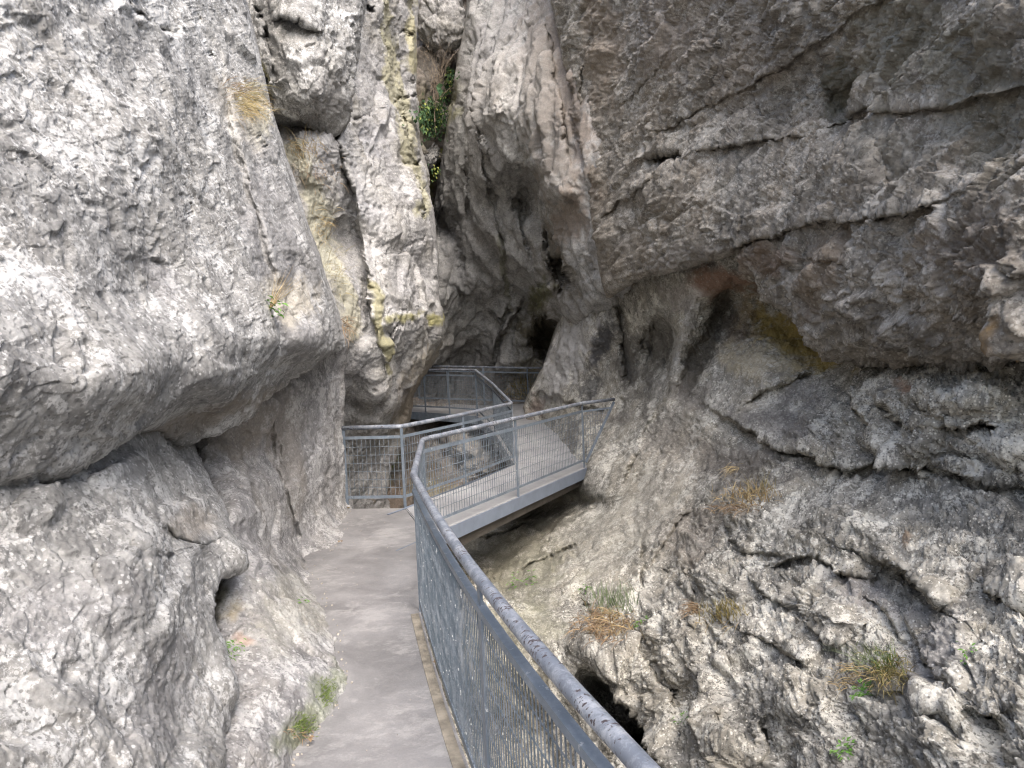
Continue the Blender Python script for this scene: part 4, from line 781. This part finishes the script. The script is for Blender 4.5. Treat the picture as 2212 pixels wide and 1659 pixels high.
# left railing: end of the path, left side of the bridge, inner side of the far walkway
r2 = empty('railing', BP)
tag(r2, 'blue grey railing starting at the rock pillar, then following the footbridge and far walkway', 'railing')
mb = MB(); chain = [AP, BP, B2P, CP, Q1, Q2, Q3, Q4, Q5]
mb.tube(round_corner([p+UPV for p in [AP+(AP-BP).normalized()*.03]+chain[1:]], .05, 5), .0265, 16); mb.build('handrail', M['rail'], r2)
for a, b in zip(chain[:-1], chain[1:]):
    bars(r2, [a, b], .875, .010, .036).build('rail_bar', M['steel'], r2); bars(r2, [a, b], .14, .010, .036).build('rail_bar', M['steel'], r2)
    panel(r2, [a, b], .155, .86, .0545 if a is not BP else .052)
ds = [(b-a).normalized() for a, b in zip(chain[:-1], chain[1:])]
for i, p in enumerate(chain): post(r2, p, ds[min(i, len(ds)-1)], .975, -.02 if i < 2 else -.1, .044 if i else .05)

# outer railing of the far walkway
r3 = empty('railing', O3)
tag(r3, 'outer railing of the far walkway, furthest back against the gorge wall', 'railing')
chain = [O0, O1, O2, O3, O4, O5, O6]
mb = MB(); mb.tube(round_corner([p+UPV for p in chain], .06, 4), .0265, 12); mb.build('handrail', M['rail'], r3)
for a, b in zip(chain[:-1], chain[1:]):
    bars(r3, [a, b], .875, .010, .036).build('rail_bar', M['steel'], r3); bars(r3, [a, b], .14, .010, .036).build('rail_bar', M['steel'], r3)
    panel(r3, [a, b], .155, .86, .07)
for p, q in zip(chain[1:], chain[:-1]): post(r3, p, (p-q).normalized())

# narrow tan edge of the path under the foreground railing
mb = MB()
for (a, _), (b, _) in zip(fs_in[:-1], fs_in[1:]):
    if b.y > 5.1: continue
    mb.box_between(a+V3((-.05, 0, .002)), b+V3((-.05, 0, .002)), .055, .01)
M['kerb'] = plain('dirty_tan_concrete', (.27, .24, .19), .9, 0, .45, 9, .5)
ks = mb.build('kerb_strip', M['kerb']); tag(ks, 'dirty tan concrete strip along the foot of the foreground railing', None, None, 'structure')

# ------------------------------------------------------------------ plants
def leafmat(name, a, b_):
    m, n, l, b = newmat(name); oi = n.new('ShaderNodeNewGeometry').outputs['Random Per Island']
    l.new(mix(n, l, oi, a, b_), b.inputs['Base Color']); b.inputs['Roughness'].default_value = .7
    b.inputs['Specular IOR Level'].default_value = .3; return m
M['green'] = leafmat('green_grass', (.10, .15, .035), (.20, .26, .07))
M['bluegreen'] = leafmat('blue_green_grass', (.14, .19, .10), (.27, .32, .18))
M['straw'] = leafmat('dry_straw', (.32, .22, .10), (.58, .46, .25))
M['brown'] = leafmat('dead_brown_grass', (.16, .105, .065), (.38, .28, .17))
M['olive'] = leafmat('olive_grass', (.20, .17, .06), (.40, .33, .15))
M['fresh'] = leafmat('fresh_leaves', (.09, .22, .03), (.17, .30, .08))
M['ivy'] = leafmat('ivy_leaves', (.014, .04, .016), (.05, .10, .035))
M['ylw'] = leafmat('yellow_leaves', (.16, .19, .04), (.28, .28, .07))
M['twig'] = leafmat('twigs', (.25, .20, .15), (.40, .33, .26))
_proj = []
for o_, fl_, fn_ in SHEETS:
    d_ = fl_-EYEP; z_ = d_@FW; _proj.append((CX+F*(d_@RT)/z_, CY-F*(d_@UP)/z_, z_))
def on_rock(u, v, rad=5):
    best = None
    for (o_, fl_, fn_), (pu, pv, pz_) in zip(SHEETS, _proj):
        m_ = np.nonzero((np.abs(pu-u) < rad) & (np.abs(pv-v) < rad) & (pz_ > .5))[0]
        if len(m_) < 1: continue
        k = m_[np.argmin((pu[m_]-u)**2+(pv[m_]-v)**2)]
        if best is None or pz_[k] < best[2]: best = (Vector(fl_[k]), Vector(fn_[k]).normalized(), pz_[k])
    return best if best else (P3(u, v, 6), Vector((0, -1, 0)), 6)
def near_rock(u, v, t_ref, tol):
    p, n_, t = on_rock(u, v)
    return (p, n_) if abs(t-t_ref) < tol else None
class Tuft:
    def __init__(s): s.v = []; s.f = []; s.m = []
    def blade(s, p, d, L, w, droop, mi, seg=4):
        d = d.normalized(); c = d.cross(Vector((random.uniform(-1, 1), random.uniform(-1, 1), random.uniform(-1, 1)))).normalized(); q = Vector(p); k = len(s.v)
        for i in range(seg+1):
            ww = w*(1-(i/seg)**1.5)+.0004; s.v += [q-c*ww/2, q+c*ww/2]
            q = q+d*(L/seg); d = (d+Vector((random.uniform(-.12, .12), random.uniform(-.12, .12), -droop))).normalized()
        for i in range(seg): s.f.append((k+2*i, k+2*i+1, k+2*i+3, k+2*i+2)); s.m.append(mi)
    def leaf(s, p, n_, d, L, W, mi):
        d = (d-n_*d.dot(n_)).normalized(); c = n_.cross(d); k = len(s.v)
        s.v += [p, p+d*L*.45+c*W/2+n_*L*.1, p+d*L-n_*L*.1, p+d*L*.45-c*W/2+n_*L*.1]; s.f.append((k, k+1, k+2, k+3)); s.m.append(mi)
    def build(s, name, mats, label, cat, group=None, kind=None):
        o0 = s.v[0].copy(); me = bpy.data.meshes.new(name); me.from_pydata([tuple(p-o0) for p in s.v], [], s.f)
        for m_ in mats: me.materials.append(m_)
        me.polygons.foreach_set('material_index', s.m); me.update()
        o = bpy.data.objects.new(name, me); C.objects.link(o); o.location = o0
        return tag(o, label, cat, group, kind)
rv = lambda a=1.: Vector((random.uniform(-a, a), random.uniform(-a, a), random.uniform(-a, a)))
def grass(specs, name, label, mats, group='tufts of grass growing from the rock'):
    """specs: (u, v, spread u, spread v, count, length, width, droop, direction, material index)"""
    t = Tuft()
    for u, v, su, sv, n_, L, w_, dr, dirv, mi in specs:
        pt, nn, tr = on_rock(u, v)
        for i in range(n_):
            a = max(-.9, min(.9, random.gauss(0, .42))); b = max(-.9, min(.9, random.gauss(0, .42))); h = near_rock(u+a*su, v+b*sv, tr, .5) if su > 14 else None
            p = h[0] if h else pt+RTV*(a*su*tr/F)-UPVV*(b*sv*tr/F)
            d = (Vector(dirv)+nn*.5+rv(.55)); t.blade(p+nn*.012, d, L*random.uniform(.45, 1.15), w_, dr, mi)
    return t.build(name, mats, label, 'grass tuft', group)
RTV, UPVV = Vector(RT), Vector(UP)
G, B, S_, BR, O_ = M['green'], M['bluegreen'], M['straw'], M['brown'], M['olive']
grass([(1322, 1305, 60, 30, 170, .20, .007, .10, (0, -.2, 1), 0), (1300, 1350, 66, 44, 300, .20, .009, .35, (-.3, -.5, -.2), 1), (1330, 1345, 60, 36, 140, .20, .007, .3, (-.2, -.6, .1), 2)], 'grass_tuft', 'green tuft over a hanging brown dead mat, nearest the railing on the slope', [B, BR, S_])
grass([(1565, 1328, 56, 26, 200, .12, .007, .12, (.1, -.3, .7), 0), (1505, 1318, 16, 12, 90, .18, .006, .25, (-1, -.3, -.1), 1), (1545, 1345, 60, 14, 40, .14, .004, .3, (0, -.5, 0), 2)], 'grass_tuft', 'low green tuft with a reddish dry wisp pointing left, mid slope', [O_, BR, S_])
grass([(1620, 1080, 90, 24, 150, .24, .008, .32, (.1, -.4, .45), 0), (1650, 1060, 40, 16, 40, .22, .004, .2, (.2, -.2, .7), 1), (1600, 1100, 60, 14, 90, .2, .008, .4, (-.4, -.4, .1), 2)], 'grass_tuft', 'curling straw coloured tuft in the upper middle of the slope', [S_, O_, BR])
grass([(1590, 1010, 20, 12, 36, .22, .004, .18, (-.7, -.3, -.5), 0)], 'grass_tuft', 'thin wisp of dry straw above the curling straw tuft', [S_])
grass([(1905, 1438, 60, 44, 240, .105, .003, .2, (.1, -.3, .8), 0), (1920, 1460, 60, 50, 260, .12, .004, .3, (.2, -.5, .3), 1), (1865, 1465, 70, 34, 150, .10, .004, .34, (-.5, -.4, .1), 2), (1890, 1440, 30, 20, 24, .26, .002, .1, (-.8, -.2, .5), 3)], 'grass_tuft', 'largest grass tuft, yellow green with long thin blades, at the lower right', [G, O_, S_, B])
grass([(505, 195, 36, 26, 90, .2, .0022, .2, (.7, -.4, .1), 0), (525, 215, 44, 40, 260, .2, .0022, .25, (.6, -.4, -.1), 1), (535, 230, 44, 40, 200, .2, .0022, .32, (.4, -.4, -.3), 2)], 'grass_tuft', 'rusty brown and olive tuft sticking out high on the left wall', [BR, O_, S_])
grass([(660, 330, 60, 40, 120, .26, .005, .25, (-.1, -.5, .3), 0), (680, 370, 60, 40, 60, .24, .005, .3, (0, -.6, 0), 1)], 'grass_tuft', 'sparse straw tuft on the mossy band below the bulge', [S_, BR], 'dry tufts on the mossy band')
grass([(690, 490, 40, 60, 90, .26, .004, .22, (.1, -.6, .1), 0)], 'grass_tuft', 'thin straw tuft halfway down the mossy band', [S_], 'dry tufts on the mossy band')
grass([(720, 590, 34, 50, 90, .24, .004, .22, (.1, -.6, .1), 0), (745, 700, 20, 30, 70, .22, .005, .3, (0, -.6, -.2), 1)], 'grass_tuft', 'lowest dry tuft on the mossy band, with a rust brown foot', [O_, BR], 'dry tufts on the mossy band')
grass([(700, 1500, 24, 34, 200, .028, .004, .1, (.4, -.3, .6), 0)], 'grass_tuft', 'short mossy grass at the foot of the shoulder, upper of two patches beside the path', [G], 'mossy grass at the path edge')
grass([(650, 1570, 30, 30, 220, .030, .004, .1, (.4, -.3, .6), 0), (640, 1590, 40, 20, 30, .05, .004, .3, (.3, -.4, 0), 1)], 'grass_tuft', 'short mossy grass at the foot of the shoulder, lower of two patches beside the path', [G, BR], 'mossy grass at the path edge')
grass([(1140, 835, 50, 50, 160, .5, .02, .1, (0, -.3, 1), 0), (1120, 850, 50, 50, 60, .5, .02, .3, (0, -.3, .6), 1)], 'grass_tuft', 'yellowish growth behind the outer railing of the far walkway', [O_, S_])
def plant(u, v, n_, L, W, label, name='leafy_plant', mats=None, stems=0, spread=18):
    t = Tuft(); pt, nn, tr = on_rock(u, v)
    for i in range(n_):
        a = random.uniform(0, 6.28); up_ = (nn*.5+Vector((0, 0, .6))).normalized()
        out = (RTV*math.cos(a)+UPVV*math.sin(a)); p = pt+out*spread*tr/F*random.random()**.7+nn*random.uniform(.0, .05)
        t.leaf(p, (up_+rv(.5)).normalized(), out+rv(.3)-nn*.1, L*random.uniform(.5, 1.1), W*random.uniform(.7, 1.1), 0)
    for i in range(stems):
        t.blade(pt, RTV*random.uniform(-.1, .7)+UPVV*random.uniform(.6, 1.)+nn*.2, L*random.uniform(3, 6), .003, .05, 1, 5)
    return t.build(name, mats or [M['fresh'], S_], label, 'plant', 'small green plants growing in cracks of the rock')
plant(583, 668, 26, .055, .03, 'small leafy plant with long dry stems on the left overhanging wall', stems=26, spread=18)
plant(495, 1405, 60, .032, .011, 'bright green ferny plant in the crack of the left shoulder', spread=20)
plant(645, 1303, 14, .03, .016, 'tiny plant on the middle of the left shoulder', spread=10)
plant(1875, 1502, 60, .045, .016, 'leafy plant just below the largest grass tuft', spread=26)
plant(1835, 1628, 46, .04, .016, 'leafy plant at the bottom edge of the slope', spread=22)
plant(2098, 1420, 24, .03, .014, 'sparse tiny plant furthest to the right on the slope', spread=24)
plant(1266, 1277, 20, .05, .03, 'little plant above the square hole beside the brown tuft', spread=12)
plant(1395, 1348, 26, .045, .022, 'little plant just right of the brown tuft', spread=14)
plant(1130, 1265, 60, .06, .02, 'patch of small plants on the rock below the bridge', spread=32)
plant(1480, 1556, 24, .035, .014, 'pale tiny plant low on the slope left of centre', spread=18)
def ivy(pts, n_, L, label, yel=.1):
    t = Tuft()
    for i in range(n_):
        k = random.random()*(len(pts)-1); a, b = pts[int(k)], pts[int(k)+1]; f = k-int(k)
        u = a[0]+(b[0]-a[0])*f+random.gauss(0, a[2]*.5); v = a[1]+(b[1]-a[1])*f+random.gauss(0, a[2]*.5)
        h = on_rock(u, v, 6); nn = (h[1]+Vector((0, -.5, .3))).normalized()
        t.leaf(h[0]+nn*random.uniform(.02, .22), (nn+rv(.5)).normalized(), Vector((random.uniform(-.6, .6), 0, -1)), L*random.uniform(.6, 1.2), L*random.uniform(.6, 1), 1 if random.random() < yel else (2 if random.random() < .15 else 0))
    t.build('ivy', [M['ivy'], M['ylw'], M['green']], label, 'ivy', 'ivy in the cleft')
ivy([(915, 265, 26), (930, 240, 30), (925, 275, 24)], 1100, .075, 'largest dark green ivy clump low in the dark cleft', .06)
ivy([(945, 215, 14), (965, 180, 14), (978, 160, 9)], 420, .07, 'narrow ivy strand climbing diagonally up the cleft', .08)
ivy([(945, 50, 12), (962, 70, 12), (972, 95, 8)], 300, .07, 'small ivy with yellow leaves at the top of the cleft', .35)
ivy([(942, 330, 10), (940, 365, 12), (938, 385, 9)], 220, .06, 'yellow green ivy at the foot of the cleft', .6)
t = Tuft(); pt, nn, tr = on_rock(948, 300)
def twig(p, d, L, w_, lev):
    q = Vector(p)
    for i in range(5):
        t.blade(q, d, L/5*1.15, w_, 0, 0, 2); q = q+d.normalized()*L/5; d = d+rv(.22)
        if lev and i > 0:
            for k in range(2): twig(q, d+rv(.8), L*.5, w_*.6, lev-1)
root_ = pt+Vector((0, -.5, 0))
for i in range(4): twig(root_, UPVV*1.+RTV*random.uniform(-.5, .1)-Vector((0, .2, 0)), 1.35*random.uniform(.8, 1.1), .018, 2)
t.build('shrub', [M['twig']], 'bare twiggy shrub growing out of the cleft beside the ivy', 'shrub')

def boulder(u, v, t, rx, ry, rz, mat, label):
    n_ = 90; a, b = np.meshgrid(np.linspace(0, 2*np.pi, n_*2), np.linspace(0.02, np.pi-.02, n_))
    d = np.stack([np.cos(a)*np.sin(b), np.sin(a)*np.sin(b), np.cos(b)], -1).reshape(-1, 3)
    c = unproj(u, v, t); q = d*np.array([rx, ry, rz]); q = q*(np.abs(d)**2.6).sum(1)[:, None]**(-1/2.6)*.9; W_ = c+q
    W_ = W_ + d*(.12*fbm(W_*1.1, 3)+nf_block(.03, .10, .05, .02, (0, 0, 1), .8, 1.8)(W_, None, None))[:, None]
    o = grid_obj('boulder', W_, n_, n_*2, mat); return tag(o, label, 'boulder', 'boulders jammed in the cleft')
boulder(950, 40, 17.0, .62, .6, .8, M['mid'], 'large boulder wedged high in the cleft above the ivy')
boulder(965, 130, 18.6, .42, .5, .50, M['dark'], 'smaller shaded boulder jammed just under the large wedged one')
boulder(925, 335, 17.6, .30, .4, .42, M['mid'], 'lowest boulder in the cleft, below the dark ivy')

# fallen leaves and crumbs
def fallen(u, v, z, mi, L, label):
    p = P3(u, v, gz(u, v, z)); t = Tuft()
    a = random.uniform(0, 6.28)
    t.leaf(p+Vector((0, 0, .012)), (Vector((0, 0, 1))+rv(.25)).normalized(), Vector((math.cos(a), math.sin(a), 0)), L, L*.55, 0)
    t.leaf(p+Vector((0, 0, .014)), (Vector((0, 0, 1))+rv(.4)).normalized(), Vector((math.cos(a+.8), math.sin(a+.8), 0)), L*.7, L*.4, 0)
    t.build('fallen_leaf', [mi], label, 'leaf', 'fallen leaves on the path')
fallen(943, 1437, .02, M['brown'], .05, 'reddish brown leaf at the foot of the foreground railing')
fallen(757, 1098, .02, M['straw'], .09, 'orange leaf beside the first post of the left railing')
fallen(668, 1598, .02, M['brown'], .05, 'brown leaf beside the lower mossy grass at the path edge')
fallen(738, 1170, .02, M['brown'], .06, 'small brown leaf against the base of the rock pillar')
mb = MB()
for i in range(80):
    a, b = random.choice(list(zip(foot[:-1], foot[1:]))); k = random.random()
    u = a[0]+(b[0]-a[0])*k+abs(random.gauss(0, 12)); v = a[1]+(b[1]-a[1])*k+random.gauss(0, 5); p = P3(u, v, gz(u, v, .004)); r_ = random.uniform(.002, .007)
    d = rv().normalized(); mb.box_axes(p-d*r_, p+d*r_, rv(), r_*1.6, r_*1.3)
for i in range(60):
    y_ = random.uniform(2.5, 8.3); x_ = random.uniform(-1.6, -.3) if y_ < 5 else random.uniform(-1.9, -1.0); r_ = random.uniform(.0015, .004); p = Vector((x_, y_, .003)); d = rv().normalized(); mb.box_axes(p-d*r_, p+d*r_, rv(), r_*1.6, r_*1.3)
gr = mb.build('gravel', plain('rock_crumbs', (.42, .38, .32), .9, 0, .4, 30)); tag(gr, 'pale rock crumbs scattered along the edge of the path', None, None, 'stuff')
print('done', round(time.time()-T0, 1))
